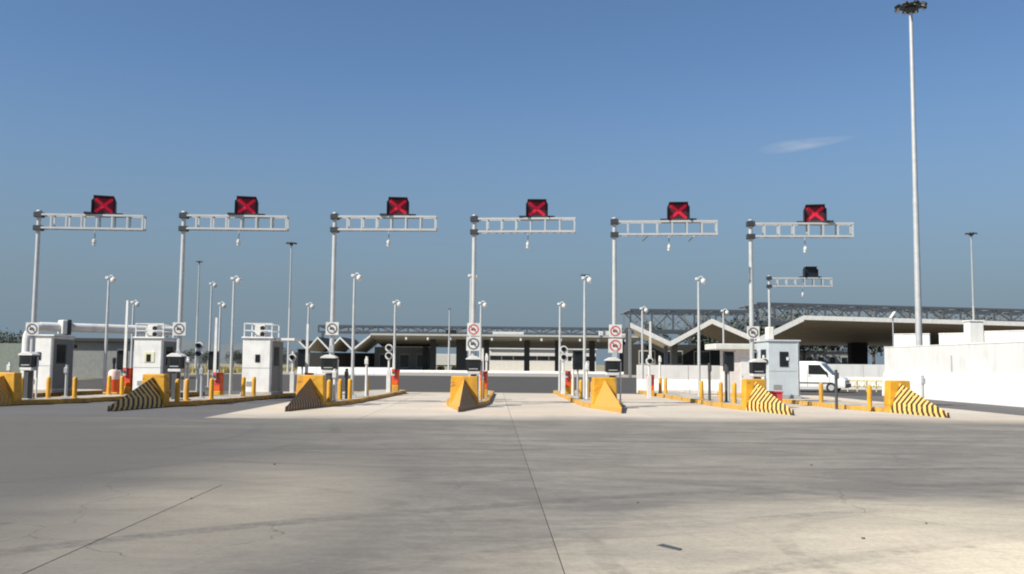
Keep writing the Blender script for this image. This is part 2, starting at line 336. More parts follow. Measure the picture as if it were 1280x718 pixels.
# ------------------------------------------------------------------ mesh helpers
class MB:
    def __init__(s): s.bm = bmesh.new()
    def box(s, c, d, bev=0.0, rot=None, seg=1):
        mt = Matrix.Translation(c)
        if rot is not None: mt = mt @ rot.to_4x4()
        r = bmesh.ops.create_cube(s.bm, size=1.0, matrix=mt @ Matrix.Diagonal((*d, 1)))
        if bev > 0:
            es = list({e_ for v_ in r['verts'] for e_ in v_.link_edges})
            bmesh.ops.bevel(s.bm, geom=es, offset=bev, segments=seg, affect='EDGES', profile=0.5)
        return s
    def tube(s, p0, p1, r0, r1=None, n=10, cap=True):
        p0, p1 = Vector(p0), Vector(p1); r1 = r0 if r1 is None else r1
        d = p1-p0; L = d.length
        mt = Matrix.Translation((p0+p1)/2) @ d.to_track_quat('Z', 'Y').to_matrix().to_4x4()
        bmesh.ops.create_cone(s.bm, cap_ends=cap, segments=n, radius1=r0, radius2=r1, depth=L, matrix=mt)
        return s
    def path(s, pts, r, n=10):
        pts = [Vector(p) for p in pts]; rings = []
        for i, p in enumerate(pts):
            a = pts[max(i-1, 0)]; b_ = pts[min(i+1, len(pts)-1)]
            q = (b_-a).to_track_quat('Z', 'Y')
            rr = r[i] if isinstance(r, (list, tuple)) else r
            rings.append([s.bm.verts.new(p + q @ Vector((rr*math.cos(2*math.pi*k/n), rr*math.sin(2*math.pi*k/n), 0))) for k in range(n)])
        for a, b_ in zip(rings, rings[1:]):
            # keep rings aligned
            off = min(range(n), key=lambda o: (a[0].co-b_[o].co).length)
            for k in range(n):
                try: s.bm.faces.new((a[k], a[(k+1) % n], b_[(k+1+off) % n], b_[(k+off) % n]))
                except ValueError: pass
        s.bm.faces.new(rings[0][::-1]); s.bm.faces.new(rings[-1])
        return s
    def lathe(s, prof, n=14, c=(0, 0, 0), m=None):
        rings = []
        for (r, z) in prof:
            ring = []
            for k in range(n):
                p = Vector((r*math.cos(2*math.pi*k/n), r*math.sin(2*math.pi*k/n), z))
                if m is not None: p = m @ p
                ring.append(s.bm.verts.new(p+Vector(c)))
            rings.append(ring)
        for a, b_ in zip(rings, rings[1:]):
            for k in range(n): s.bm.faces.new((a[k], a[(k+1) % n], b_[(k+1) % n], b_[k]))
        s.bm.faces.new(rings[0][::-1]); s.bm.faces.new(rings[-1])
        return s
    def prism(s, poly, axis, a, b_, bev=0.0):      # poly in the two other axes, extruded from a to b
        def P(u_, v_, w): return {'x': (w, u_, v_), 'y': (u_, w, v_), 'z': (u_, v_, w)}[axis]
        A = [s.bm.verts.new(P(*p, a)) for p in poly]; B = [s.bm.verts.new(P(*p, b_)) for p in poly]
        fs = [s.bm.faces.new(A), s.bm.faces.new(B[::-1])]
        n = len(poly)
        for i in range(n): fs.append(s.bm.faces.new((A[i], B[i], B[(i+1) % n], A[(i+1) % n])))
        if bev > 0:
            es = list({e_ for f in fs for e_ in f.edges})
            bmesh.ops.bevel(s.bm, geom=es, offset=bev, segments=2, affect='EDGES', profile=0.5)
        return s
    def poly(s, vs, fs):
        V = [s.bm.verts.new(v_) for v_ in vs]
        for f in fs: s.bm.faces.new([V[i] for i in f])
        return s
    def mesh(s, name):
        bmesh.ops.recalc_face_normals(s.bm, faces=s.bm.faces)
        me = bpy.data.meshes.new(name); s.bm.to_mesh(me); s.bm.free(); return me
    def build(s, name, mat, parent=None, smooth=False, loc=None):
        me = s.mesh(name); me.materials.append(mat)
        if smooth:
            for p in me.polygons: p.use_smooth = True
            try: me.set_sharp_from_angle(angle=R(40))
            except Exception: pass
        o = bpy.data.objects.new(name, me); col.objects.link(o)
        if parent: o.parent = parent
        if loc is not None: o.location = loc
        return o
def tag(o, label=None, cat=None, group=None, kind=None):
    if label: o['label'] = label
    if cat: o['category'] = cat
    if group: o['group'] = group
    if kind: o['kind'] = kind
    return o
def thing(name, label, cat, loc, rz=0.0, group=None):
    o = bpy.data.objects.new(name, None); col.objects.link(o); o.empty_display_size = 0.2
    o.location = loc; o.rotation_euler = (0, 0, rz)
    return tag(o, label, cat, group)
def copy_tree(o, parent=None):
    c = o.copy(); col.objects.link(c); c.parent = parent
    for ch in [x for x in bpy.data.objects if x.parent == o]: copy_tree(ch, c)
    return c
def rep(proto, first, loc, rz, label, group):
    o = proto if first else copy_tree(proto)
    o.location = loc; o.rotation_euler = (0, 0, rz); o['label'] = label; o['group'] = group
    return o

# ------------------------------------------------------------------ the ground
MB().poly([(-2500, -300, -0.03), (2500, -300, -0.03), (2500, 4000, -0.03), (-2500, 4000, -0.03)], [(0, 1, 2, 3)]).build('ground', DIRT)['kind'] = 'structure'
ap = MB().box((0, 10, -0.019), (130, 34.4, 0.012)).build('apron', paint('joint_filler', (0.20, 0.19, 0.17), 0.9)); ap['kind'] = 'structure'
yfront = 27.2
def slab_piece(x0, x1, y0, y1):
    MB().box(((x0+x1)/2, (y0+y1)/2, -0.006), (x1-x0-0.011, y1-y0-0.006, 0.012), 0.002).build('concrete_slab', APRON, ap)
for x0, x1, y0, y1 in ((-60, -42, -7, 27.2), (-42, -24, -7, 27.2), (-24, -3.5, -7, 12.6), (-3.5, 0.57, -7, 12.6), (-24, 0.57, 12.6, 27.2), (0.57, 21, -7, 27.2), (21, 40, -7, 27.2), (40, 60, -7, 27.2)):
    slab_piece(x0, x1, y0, y1)
JX = 0.57; PW = 4.37
# concrete lanes between the islands, asphalt on the left lanes and the yard beyond
lp = MB().box((4.94, 40.0, -0.0195), (26.2, 25.6, 0.012)).build('lane_paving', DGREY); lp['kind'] = 'structure'
for i in range(-2, 4):
    x0 = JX+i*PW
    for y0, y1 in ((27.2, 33.6), (33.6, 40.0), (40.0, 46.4), (46.4, 52.8)):
        MB().box((x0+PW/2, (y0+y1)/2, -0.007), (PW-0.012, y1-y0-0.012, 0.012), 0.002).build('concrete_slab', LANEC, lp)
MB().poly([(-66, 27.2, -0.012), (-8.175, 27.2, -0.012), (-8.175, 52.8, -0.012), (-66, 52.8, -0.012)], [(0, 1, 2, 3)]).build('asphalt_road', ASPH)['kind'] = 'structure'
MB().poly([(18.055, 27.2, -0.012), (66, 27.2, -0.012), (66, 52.8, -0.012), (18.055, 52.8, -0.012)], [(0, 1, 2, 3)]).build('asphalt_road', ASPH)['kind'] = 'structure'
MB().poly([(-34, 52.8, -0.014), (140, 52.8, -0.014), (140, 122, -0.014), (-34, 122, -0.014)], [(0, 1, 2, 3)]).build('yard_paving', YARD)['kind'] = 'structure'
MB().poly([(-34, 122, -0.014), (140, 122, -0.014), (140, 260, -0.014), (-34, 260, -0.014)], [(0, 1, 2, 3)]).build('far_paving', FARC)['kind'] = 'structure'

# small stones and scraps on the apron
for k, (px, py, s) in enumerate(((239, 624, 0.017), (836, 685, 0.0), (1079, 674, 0.016), (343, 581, 0.02), (797, 629, 0.012), (1014, 582, 0.018), (1158, 655, 0.012))):
    p = G(px, py)
    if s == 0.0:
        o = MB().poly([(-0.09, 0.10, 0.004), (-0.03, 0.13, 0.012), (0.10, -0.08, 0.010), (0.07, -0.13, 0.004)], [(0, 1, 2, 3)])
        o.prism([(-0.09, 0.10), (-0.03, 0.13), (0.10, -0.08), (0.06, -0.12)], 'z', 0.001, 0.004)
        o = o.build('cardboard_scrap', DGREY, loc=p); tag(o, 'flat dark scrap lying on the concrete right of the long joint', 'scrap')
    else:
        bm = MB(); bmesh.ops.create_icosphere(bm.bm, subdivisions=1, radius=s, matrix=Matrix.Translation((0, 0, s*0.5)) @ Matrix.Diagonal((1.2, 0.9, 0.65, 1)))
        for v_ in bm.bm.verts: v_.co *= random.uniform(0.8, 1.2)
        o = bm.build('pebble', PEBBLE, loc=p)
        tag(o, ['small dark stone on the slab near the left diagonal joint', '', 'dark stone on the front right of the apron, nearest the camera there', 'tiny stone on the apron below the third island',
                'tiny dark stone right of the long central joint', 'small stone on the apron below the sixth island', 'small stone at the far right of the apron'][k], 'stone', 'loose stones on the apron')

# ------------------------------------------------------------------ islands
ORD = ['far left rear', 'leftmost', 'second', 'third', 'fourth', 'fifth', 'sixth', 'seventh']
def onisl(i): return ['on the rear island at the far left', 'on the leftmost island', 'on the second island from the left', 'on the third island from the left',
                      'on the middle island', 'on the fifth island from the left', 'on the sixth island from the left', 'on the rightmost island'][i]
#        tip X, tip Y, heading(deg to the right), length, width
ISL = [(-23.3, 31.0, 12.0, 17.0, 2.8), (-17.55, 30.6, 11.5, 16.0, 1.9), (-12.05, 30.3, 7.3, 16.2, 1.9), (-6.65, 31.0, 3.4, 20.5, 1.9), (-1.10, 31.6, 1.0, 20.0, 1.7),
       (4.30, 31.6, -0.2, 22.0, 1.8), (9.85, 31.2, -1.6, 24.0, 1.9), (14.60, 30.4, -4.2, 22.0, 1.9)]
KH = 0.16
def isl_pt(i, s, off=0.0, z=0.0):
    x, y, a, L, w = ISL[i]; a = R(a)
    return Vector((x+math.sin(a)*s+math.cos(a)*off, y+math.cos(a)*s-math.sin(a)*off, z))
NOSE, BLK, BH, BW = 3.3, 0.50, 1.13, 1.04
BWS = [0.9, 0.9, 0.88, 1.04, 1.06, 0.94, 0.86, 0.84]
BHEAD = [12, 6, 3.1, 1.9, 1.0, -3.3, -5.0, -1.7]
for i, (x, y, a, L, w) in enumerate(ISL):
    root = thing('traffic_island', None, None, (x, y, 0), -R(a)); root['kind'] = 'structure'
    BW = BWS[i]; s0 = NOSE+0.1; h = w/2; sh = R(a)-R(BHEAD[i])
    ox = -math.tan(sh)*NOSE                      # the block's head may stand a little askew of the island
    def outline(ins):
        hw = BW/2-ins; H = h-ins; e_ = L-ins
        pts = [(ox-hw, s0), (-H+(ox-hw+H)*0.3, s0+1.6), (-H, s0+3.2), (-H, (s0+3.2+L-h)/2), (-H, e_-H)]
        arc = [(H*math.cos(math.pi-math.pi*k/6), e_-H+H*math.sin(math.pi-math.pi*k/6)) for k in range(1, 6)]
        return pts+arc+[(H, e_-H), (H, (s0+3.2+L-h)/2), (H, s0+3.2), (H+(ox+hw-H)*0.3, s0+1.6), (ox+hw, s0)]
    MB().prism(outline(0.16), 'z', 0.001, KH-0.01).build('island_slab', CONC, root)
    o_ = outline(0.0); n_ = outline(0.15)
    for k in range(len(o_)-1):                   # kerb stones one by one
        A, B, Cn, Dn = (Vector(q) for q in (o_[k], o_[k+1], n_[k+1], n_[k]))
        m_ = max(1, round((B-A).length/1.4))
        for j in range(m_):
            t0, t1 = j/m_+0.004, (j+1)/m_-0.004
            q = [A.lerp(B, t0), A.lerp(B, t1), Dn.lerp(Cn, t1), Dn.lerp(Cn, t0)]
            MB().prism([tuple(v_) for v_ in q], 'z', 0.0, KH, 0.012).build('kerb_stone', YELK, root)

# crash blocks with a ship's-bow nose
for i in range(1, 8):
    x, y, a, L, w = ISL[i]
    lab = {1: 'yellow crash block cut off by the left edge of the photo', 2: 'yellow crash block with dark shaded chevron nose, second from the left', 3: 'yellow crash block with nose coloured darker on its shaded right face, third from the left',
           4: 'yellow crash block head-on in the middle, right face coloured dark as shade', 5: 'plain orange-yellow crash block with no chevrons showing, fifth from the left',
           6: 'yellow crash block with sunlit chevrons before the grey booth', 7: 'rightmost crash block, sunlit black and yellow chevrons before the white wall'}[i]
    BW = BWS[i]
    root = thing('crash_block', lab, 'crash barrier', (x, y, 0), -R(BHEAD[i]), 'crash blocks at the island noses')
    hw = BW/2; t = 0.05
    # block: slightly battered sides
    bm = MB(); vs = [(-hw, NOSE, 0), (hw, NOSE, 0), (hw, NOSE+BLK, 0), (-hw, NOSE+BLK, 0), (-hw+t, NOSE+0.04, BH), (hw-t, NOSE+0.04, BH), (hw-t, NOSE+BLK-0.02, BH), (-hw+t, NOSE+BLK-0.02, BH)]
    bm.poly(vs, [(0, 1, 5, 4), (1, 2, 6, 5), (2, 3, 7, 6), (3, 0, 4, 7), (4, 5, 6, 7), (0, 3, 2, 1)])
    bmesh.ops.bevel(bm.bm, geom=list(bm.bm.edges), offset=0.03, segments=2, affect='EDGES', profile=0.5)
    bm.build('block', YELB, root)
    bm = MB()
    tz = 0.16
    bm.poly([(0, 0, 0), (0, 0.03, tz), (0, NOSE+0.06, 1.04), (hw-0.02, NOSE+0.02, 0.0), (hw-0.04, NOSE+0.02, 0.10), (-hw+0.02, NOSE+0.02, 0.0), (-hw+0.04, NOSE+0.02, 0.10)],
            [(0, 3, 4, 1), (1, 4, 2), (0, 1, 6, 5), (1, 2, 6), (2, 4, 3, 5, 6), (0, 5, 3)])
    no = bm.build('nose', CHEV if i in (2, 6, 7) else CHEVF, root)
    if i in (3, 4):  # right faces get darker stripes: their shade is put into the colour
        no.data.materials.append(CHEVSH)
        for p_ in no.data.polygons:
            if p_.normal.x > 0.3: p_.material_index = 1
    MB().tube((0, -0.02, 0.0), (0, 0.01, 0.17), 0.045, 0.03, 8).build('nose_tip_guard', BLACK, root)

# ------------------------------------------------------------------ gantries, lane signals, signs
def make_gantry():
    g = thing('signal_gantry', '', 'gantry', (0, 0, 0))
    MB().tube((0, 0, 0.02), (0, 0, 7.42), 0.10, 0.078, 14).build('pole', GALV, g, True)
    bp = MB().box((0, 0, 0.012), (0.5, 0.5, 0.024), 0.004).build('base_plate', GALVD, g)
    for sx in (-1, 1):
        for sy in (-1, 1): MB().tube((sx*0.19, sy*0.19, 0.02), (sx*0.19, sy*0.19, 0.08), 0.018, n=6).build('anchor_bolt', GALVD, bp)
    MB().lathe([(0.11, 7.42), (0.09, 7.46), (0.02, 7.48)], 12).build('pole_cap', GALVD, g)
    zt, zb = 7.28, 6.76; X0, X1 = 0.16, 3.98
    for z in (zt, zb):
        MB().box((0, 0, z), (0.31, 0.31, 0.20), 0.01).build('clamp', CLAMP, g)
        for sy in (-0.16, 0.16):
            MB().box(((X0+X1)/2, sy, z), (X1-X0, 0.07, 0.075)).build('chord', GALV, g)
    nx = 6
    for k in range(nx+1):
        xx = X0+0.36+(X1-X0-0.40)*k/nx
        for sy in (-0.16, 0.16):
            MB().box((xx, sy, (zt+zb)/2), (0.06, 0.055, zt-zb-0.076)).build('post', GALV, g)
        MB().box((xx, 0, zb), (0.05, 0.249, 0.05)).build('tie', GALV, g)
        MB().box((xx, 0, zt), (0.05, 0.249, 0.05)).build('tie', GALV, g)
    # hanging camera on a short stem
    st = MB().tube((2.12, 0, zb-0.04), (2.12, 0, zb-0.42), 0.022, n=8).build('camera_stem', GALVD, g)
    MB().box((2.12, -0.03, zb-0.50), (0.11, 0.20, 0.16), 0.03).build('hanging_camera', WHITE, g)
    MB().lathe([(0.0001, -0.10), (0.05, -0.085), (0.07, -0.04), (0.07, 0.0)], 12, (2.12, -0.03, zb-0.58)).build('camera_dome', WHITE, g, True)
    return g
def make_signal(lit):
    g = thing('lane_signal', '', 'lane signal', (0, 0, 0))
    MB().box((0, 0, 0.036), (1.40, 0.34, 0.07), 0.008).build('shelf', CLAMP, g)
    pr = [(-0.43, 0.041), (0.43, 0.041), (0.43, 0.53), (0.36, 0.70), (-0.36, 0.70), (-0.43, 0.53)]
    MB().prism(pr, 'y', -0.10, 0.22, 0.012).build('cabinet', BLACK, g)
    vz = MB()
    vz.prism([(-0.37, 0.66), (0.37, 0.66), (0.36, 0.70), (-0.36, 0.70)], 'y', -0.32, -0.101)
    for s in (-1, 1):
        vz.prism([(s*0.405, 0.05), (s*0.43, 0.05), (s*0.43, 0.53), (s*0.405, 0.53)], 'y', -0.30, -0.101)
    vz.build('visor', BLACK, g)
    f = MB().box((0, -0.106, 0.345), (0.66, 0.012, 0.58), 0.004).build('face', LEDFACE if lit else DEADFACE, g)
    if lit:
        x = MB()
        for a in (-1, 1):
            for k in range(-4, 5):                    # LED blocks along each diagonal
                if k == 0 and a == 1: continue
                x.box((k*0.066, -0.117, 0.345+a*k*0.056), (0.115, 0.008, 0.105), 0.012)
        x.build('red_cross', LEDRED, g)
    MB().box((0, 0.24, 0.35), (0.3, 0.04, 0.3), 0.01).build('rear_hatch', DGREY, g)
    return g
def make_sign(tone):
    g = thing('prohibition_sign', '', 'sign', (0, 0, 0))
    MB().box((0, 0, 0), (0.56, 0.014, 0.56), 0.004).build('plate', WHITE, g)
    rg = MB(); n = 24; ri, ro = 0.175, 0.235
    for k in range(n):
        a0, a1 = 2*math.pi*k/n, 2*math.pi*(k+1)/n
        rg.prism([(ro*math.cos(a0), ro*math.sin(a0)), (ro*math.cos(a1), ro*math.sin(a1)), (ri*math.cos(a1), ri*math.sin(a1)), (ri*math.cos(a0), ri*math.sin(a0))], 'y', -0.011, -0.008)
    rg.build('ring', tone, g)
    q = math.sqrt(0.5); w_ = 0.026; r_ = 0.19
    MB().prism([(-r_*q-w_*q, r_*q-w_*q), (-r_*q+w_*q, r_*q+w_*q), (r_*q+w_*q, -r_*q+w_*q), (r_*q-w_*q, -r_*q-w_*q)], 'y', -0.015, -0.012).build('slash', tone, g)
    MB().prism([(-0.10, -0.05), (0.09, -0.05), (0.11, 0.0), (0.06, 0.02), (0.03, 0.07), (-0.07, 0.07), (-0.11, 0.01)], 'y', -0.0105, -0.0078).build('symbol', BLACK, g)
    return g
GY = 36.6
gx = [(38, 36.4, 2.0), (222, 36.4, 0.0), (413.5, 36.8, -3.5), (590.5, 37.2, -6.5), (768, 37.0, -6.5), (940.5, 37.4, -5.0)]
gan = make_gantry(); sig = make_signal(True); sgn_b = make_sign(paint('sign_grey', (0.13, 0.13, 0.14), 0.6)); sgn_r = make_sign(paint('sign_red', (0.48, 0.11, 0.11), 0.6))
GLAB = ['leftmost', 'second from left', 'third from left', 'fourth from left', 'fifth from left', 'sixth from left']
topy = [263, 264.5, 266, 269, 272.5, 275]
for k, (px, Y, rz) in enumerate(gx):
    b_ = D(px, 490, Y); KB = KH if k else -0.012; base = Vector((b_.x, Y, KB))
    z_top = D(px+5, topy[k], Y).z
    g = rep(gan, k == 0, base, R(rz), 'grey steel cantilever gantry carrying a red cross, %s' % GLAB[k], 'signal gantries over the lanes')
    g.scale = (1, 1, (z_top-KB)/7.46)
    if k == 4:
        for xx in (1.15, 2.95): MB().tube((xx+0.16, 0, 6.71), (xx-0.10, -0.02, 6.45), 0.025, n=6).build('sensor_bracket', GALVD, g)
    cb = MB().box((0.02, -0.13, 1.5+0.25*k % 0.6), (0.18, 0.10, 0.30), 0.01).build('junction_box', GALVD, g)
    zz = KB+(7.28+0.0385)*g.scale.z+0.003
    off = Matrix.Rotation(R(rz), 3, 'Z') @ Vector(((2.42, 2.38, 2.46, 2.46, 2.48, 2.52)[k], 0, 0))
    rep(sig, k == 0, Vector((base.x+off.x, base.y+off.y, zz)), -math.atan2(base.x+2.3, base.y)*0.75, 'black lane signal lit with a red cross, %s of the six' % GLAB[k], 'red cross lane signals')
# unlit gantry farther back on the right
b_ = D(963, 480, 61); g = rep(gan, False, Vector((b_.x, 61, 0.0)), R(-5), 'distant cantilever gantry with an unlit signal, behind the sixth one', 'rear gantries'); g.scale = (1, 1, 1.0)
sg2 = make_signal(False)
off = Matrix.Rotation(R(-5), 3, 'Z') @ Vector((2.63, 0, 0))
sg2.location = Vector((b_.x+off.x, 61+off.y, 7.28+0.0415)); sg2.rotation_euler.z = R(-3)
tag(sg2, 'unlit dark lane signal hanging below the sixth red cross', 'lane signal')
first = {'b': True, 'r': True}
for (k, py, t, lab) in ((0, 411.5, 'b', 'white prohibition sign on the leftmost gantry pole before the white pipe'), (1, 411.5, 'b', 'white prohibition sign on the second gantry pole from the left'),
                        (2, 411, 'b', 'white prohibition sign with grey ring on the third gantry pole'), (3, 412, 'r', 'upper red-ringed sign on the middle gantry pole'), (3, 430, 'b', 'lower, larger white sign on the middle gantry pole'),
                        (4, 414, 'r', 'upper red-ringed sign on the fifth gantry pole'), (4, 432.5, 'r', 'lower red-ringed sign on the fifth gantry pole'), (5, 416, 'b', 'white sign on the sixth gantry pole beside the canopy valley')):
    px, Y, rz = gx[k]
    p = D(px+1.5, py, Y-0.14); b_ = D(px, 490, Y)
    s = rep(sgn_b if t == 'b' else sgn_r, first[t], Vector((b_.x+0.02, Y-0.145, p.z)), 0, lab, 'signs on the gantry poles'); first[t] = False
    s.scale = (0.98, 1, 0.98) if 'lower' in lab else (0.88, 1, 0.88)

# ------------------------------------------------------------------ island furniture prototypes
def make_bollard():
    g = thing('bollard', '', 'bollard', (0, 0, 0))
    MB().lathe([(0.085, 0.0), (0.085, 0.72), (0.075, 0.765), (0.05, 0.795), (0.012, 0.81)], 14).build('post', YEL, g, True)
    MB().lathe([(0.13, 0.0), (0.13, 0.012), (0.086, 0.02)], 14).build('foot', YELK, g)
    return g
def make_terminal():
    g = thing('ticket_terminal', '', 'ticket terminal', (0, 0, 0))
    MB().box((0, 0, 0.52), (0.22, 0.26, 1.02), 0.02).build('pedestal', DGREY, g)
    MB().box((0, 0, 0.015), (0.4, 0.4, 0.03), 0.005).build('base_plate', GALVD, g)
    MB().box((0, 0, 1.10), (0.50, 0.36, 0.12), 0.02).build('lower_band', WHITE, g)
    c = MB().box((0, 0, 1.375), (0.54, 0.40, 0.42), 0.02).build('cabinet', BLACK, g)
    MB().box((0.0, -0.206, 1.41), (0.3, 0.012, 0.2), 0.003).build('screen', GLASS, c)
    MB().box((0.0, -0.206, 1.24), (0.34, 0.012, 0.03), 0.002).build('ticket_slot', GALV, c)
    MB().prism([(-0.29, 1.588), (0.29, 1.588), (0.29, 1.63), (0.10, 1.72), (-0.10, 1.72), (-0.29, 1.63)], 'y', -0.24, 0.22, 0.012).build('hood', WHITE, g)
    MB().tube((0.31, 0.05, 0.03), (0.31, 0.05, 1.55), 0.03, n=8).build('side_post', WHITE, g)
    return g
def make_gate(boomlen):
    g = thing('barrier_gate', '', 'barrier gate', (0, 0, 0))
    MB().box((0, 0, 0.16), (0.36, 0.40, 0.32), 0.02).build('cabinet_base', YEL, g)
    c = MB().box((0, 0, 0.69), (0.34, 0.38, 0.74), 0.03).build('cabinet', ORG, g)
    MB().box((0, -0.196, 0.75), (0.2, 0.012, 0.34), 0.004).build('door', PINK, c)
    MB().box((0, 0, 1.085), (0.36, 0.42, 0.05), 0.015).build('lid', RED, g)
    MB().tube((-0.06, -0.20, 0.95), (-0.06, -0.34, 0.95), 0.07, n=12).build('pivot', DGREY, g)
    bm = MB().prism([(-0.13, 0.80), (0.01, 0.80), (-0.01, 0.95+boomlen), (-0.10, 0.95+boomlen)], 'y', -0.31, -0.255).build('boom', WHITE, g)
    MB().box((-0.06, -0.2815, 1.02), (0.135, 0.063, 0.22), 0.004).build('clamp', PINK, bm)
    return g
def make_light(two):
    g = thing('traffic_light', '', 'traffic light', (0, 0, 0))
    MB().tube((0, 0, 0), (0, 0, 2.1), 0.05, n=10).build('post', WHITE, g, True)
    MB().box((0, 0, 0.55), (0.20, 0.16, 1.1), 0.015).build('casing', WHITE, g)
    zs = (1.78, 2.16) if two else (1.8,)
    for z in zs:
        h_ = MB().tube((0, -0.06, z), (0, -0.16, z), 0.185, n=18).build('target_board', WHITE, g)
        MB().tube((0, -0.161, z), (0, -0.20, z), 0.105, n=16).build('lens', BLACK, h_)
        hood = MB()
        for j in range(8):
            a0, a1 = math.pi*j/8, math.pi*(j+1)/8
            hood.prism([(0.125*math.cos(a0), z+0.125*math.sin(a0)), (0.125*math.cos(a1), z+0.125*math.sin(a1)), (0.112*math.cos(a1), z+0.112*math.sin(a1)), (0.112*math.cos(a0), z+0.112*math.sin(a0))], 'y', -0.30, -0.162)
        hood.build('lens_hood', DGREY, h_)
    return g
def make_backbox():
    g = thing('display_box', '', 'display', (0, 0, 0))
    MB().tube((0, 0, 0), (0, 0, 1.2), 0.045, n=10).build('post', GALVD, g)
    MB().box((0, 0, 1.62), (0.46, 0.24, 0.84), 0.05, seg=2).build('housing', BLACK, g)
    MB().box((0, -0.126, 1.64), (0.36, 0.012, 0.66), 0.004).build('screen', GLASS, g)
    MB().box((0, -0.06, 2.06), (0.50, 0.36, 0.03), 0.006).build('sunshade', DGREY, g)
    return g
def make_campole(H):
    g = thing('camera_pole', '', 'camera pole', (0, 0, 0))
    MB().tube((0, 0, 0.02), (0, 0, H-0.05), 0.075, 0.05, 12).build('pole', GALV, g, True)
    MB().box((0, 0, 0.012), (0.34, 0.34, 0.024), 0.003).build('base_plate', GALVD, g)
    MB().path([(0, 0, H-0.05), (0.01, -0.01, H+0.06), (0.07, -0.03, H+0.13), (0.16, -0.05, H+0.12), (0.21, -0.06, H+0.04)], 0.022, 8).build('bracket', WHITE, g, True)
    MB().lathe([(0.03, 0.04), (0.11, 0.0), (0.125, -0.06), (0.12, -0.12), (0.075, -0.20), (0.01, -0.235)], 14, (0.22, -0.06, H+0.0)).build('dome_camera', WHITE, g, True)
    MB().box((-0.07, 0, H+0.02), (0.14, 0.16, 0.12), 0.02).build('junction_box', WHITE, g)
    return g
def make_post(h, mat=WHITE):
    g = thing('slim_post', '', 'post', (0, 0, 0))
    MB().tube((0, 0, 0.0), (0, 0, h), 0.055, n=10).build('shaft', mat, g, True)
    MB().box((0, 0, 0.015), (0.24, 0.24, 0.03), 0.004).build('foot', GALVD, g)
    MB().box((0.0, -0.07, h-0.22), (0.15, 0.10, 0.24), 0.02).build('sensor', mat, g)
    return g

# bollards: pixel of the base, island
BOL = [(22, 489, 0), (27, 499, 1), (60, 497.5, 1), (93, 497.5, 1), (123, 493, 1), (152, 494, 1),
       (214, 502.5, 2), (233, 501, 2), (264, 499, 2), (304, 495, 2), (317, 494.5, 2),
       (411, 502, 3), (425, 499.5, 3), (437, 499, 3), (462, 495.5, 3), (505-4, 490.5, 3),
       (604, 499, 4), (606.5, 495, 4),
       (716, 494, 5), (726, 498.5, 5), (741, 502, 5), (735, 497, 5),
       (888, 503, 6), (918, 504, 6), (822, 491.5, 6), (832, 492, 6), (877, 499, 6),
       (1049, 509.5, 7), (1108, 514, 7), (1022, 503, 7)]
bol = make_bollard(); cnt = {}; fb = True
tot = {}
for b_ in BOL: tot[b_[2]] = tot.get(b_[2], 0)+1
byi = {}
for b_ in BOL: byi.setdefault(b_[2], []).append(b_)
NTH = ['nearest', 'second nearest', 'third nearest', 'fourth nearest', 'fifth nearest', 'sixth nearest']
for i, lst in byi.items():
    lst.sort(key=lambda q: -q[1])
    for k, (px, py, _) in enumerate(lst):
        p = G(px, py, KH)
        # keep it on the island's slab
        xx, yy, a, L, w = ISL[i]; a = R(a)
        d = Vector((p.x-xx, p.y-yy)); s = d.x*math.sin(a)+d.y*math.cos(a); of = d.x*math.cos(a)-d.y*math.sin(a)
        of = max(-w/2+0.3, min(w/2-0.3, of)); s = min(L-0.5, max(NOSE+BLK+0.25, s))
        p = isl_pt(i, s, of, KH-0.01)
        lab = ('lone yellow bollard ' if len(lst) == 1 else NTH[k]+' yellow bollard ')+onisl(i)
        rep(bol, fb, p, random.uniform(0, 6), lab, 'yellow bollards on the islands'); fb = False

# ticket terminals beside the gantry poles
TER = [(36, 500, 1), (220, 503, 2), (409, 503, 3), (591, 504, 4), (765, 505, 5), (947, 507, 6)]
TX = [34, 219, 410.5, 591.5, 765.5, 947.5]
ter = make_terminal()
for k, (px, py, i) in enumerate(TER):
    Y = [35.2, 35.3, 35.75, 36.1, 36.0, 36.2][k]
    p = D(TX[k], py, Y)
    rep(ter, k == 0, Vector((p.x, Y, KH-0.005)), R(-ISL[i][2]), 'black ticket terminal with white hood '+onisl(i), 'ticket terminals behind the crash blocks')

# barrier gates (boom raised)
GAT = [(161, 491, 42.0, 0, 3.1, 1), (272.5, 491, 42.0, 2, 2.55, 1), (386, 489, 44.0, 3, 2.4, 1), (494, 490, 49.0, 3, 0.95, 1), (604.5, 490, 42.0, 4, 1.15, 1), (709, 490, 47.0, 5, 1.3, 1), (813, 490, 49.0, 6, 2.9, 1)]
GL = ['barrier gate with tall raised boom beside the leftmost booth with roof frame', 'barrier gate with raised boom before the third booth', 'barrier gate with raised boom behind the third crash block',
      'red barrier gate cabinet at the rear end of the third island', 'red barrier gate cabinet behind the middle crash block', 'red barrier gate cabinet on the fifth island from the left', 'barrier gate with tall raised boom before the long white barrier wall']
for k, (px, py, Y, i, bl, _) in enumerate(GAT):
    g = make_gate(bl); p = D(px, py, Y)
    gz = KH-0.005
    g.location = (p.x, Y, gz); g.rotation_euler.z = R(-ISL[i][2])
    tag(g, GL[k], 'barrier gate', 'barrier gates on the islands')

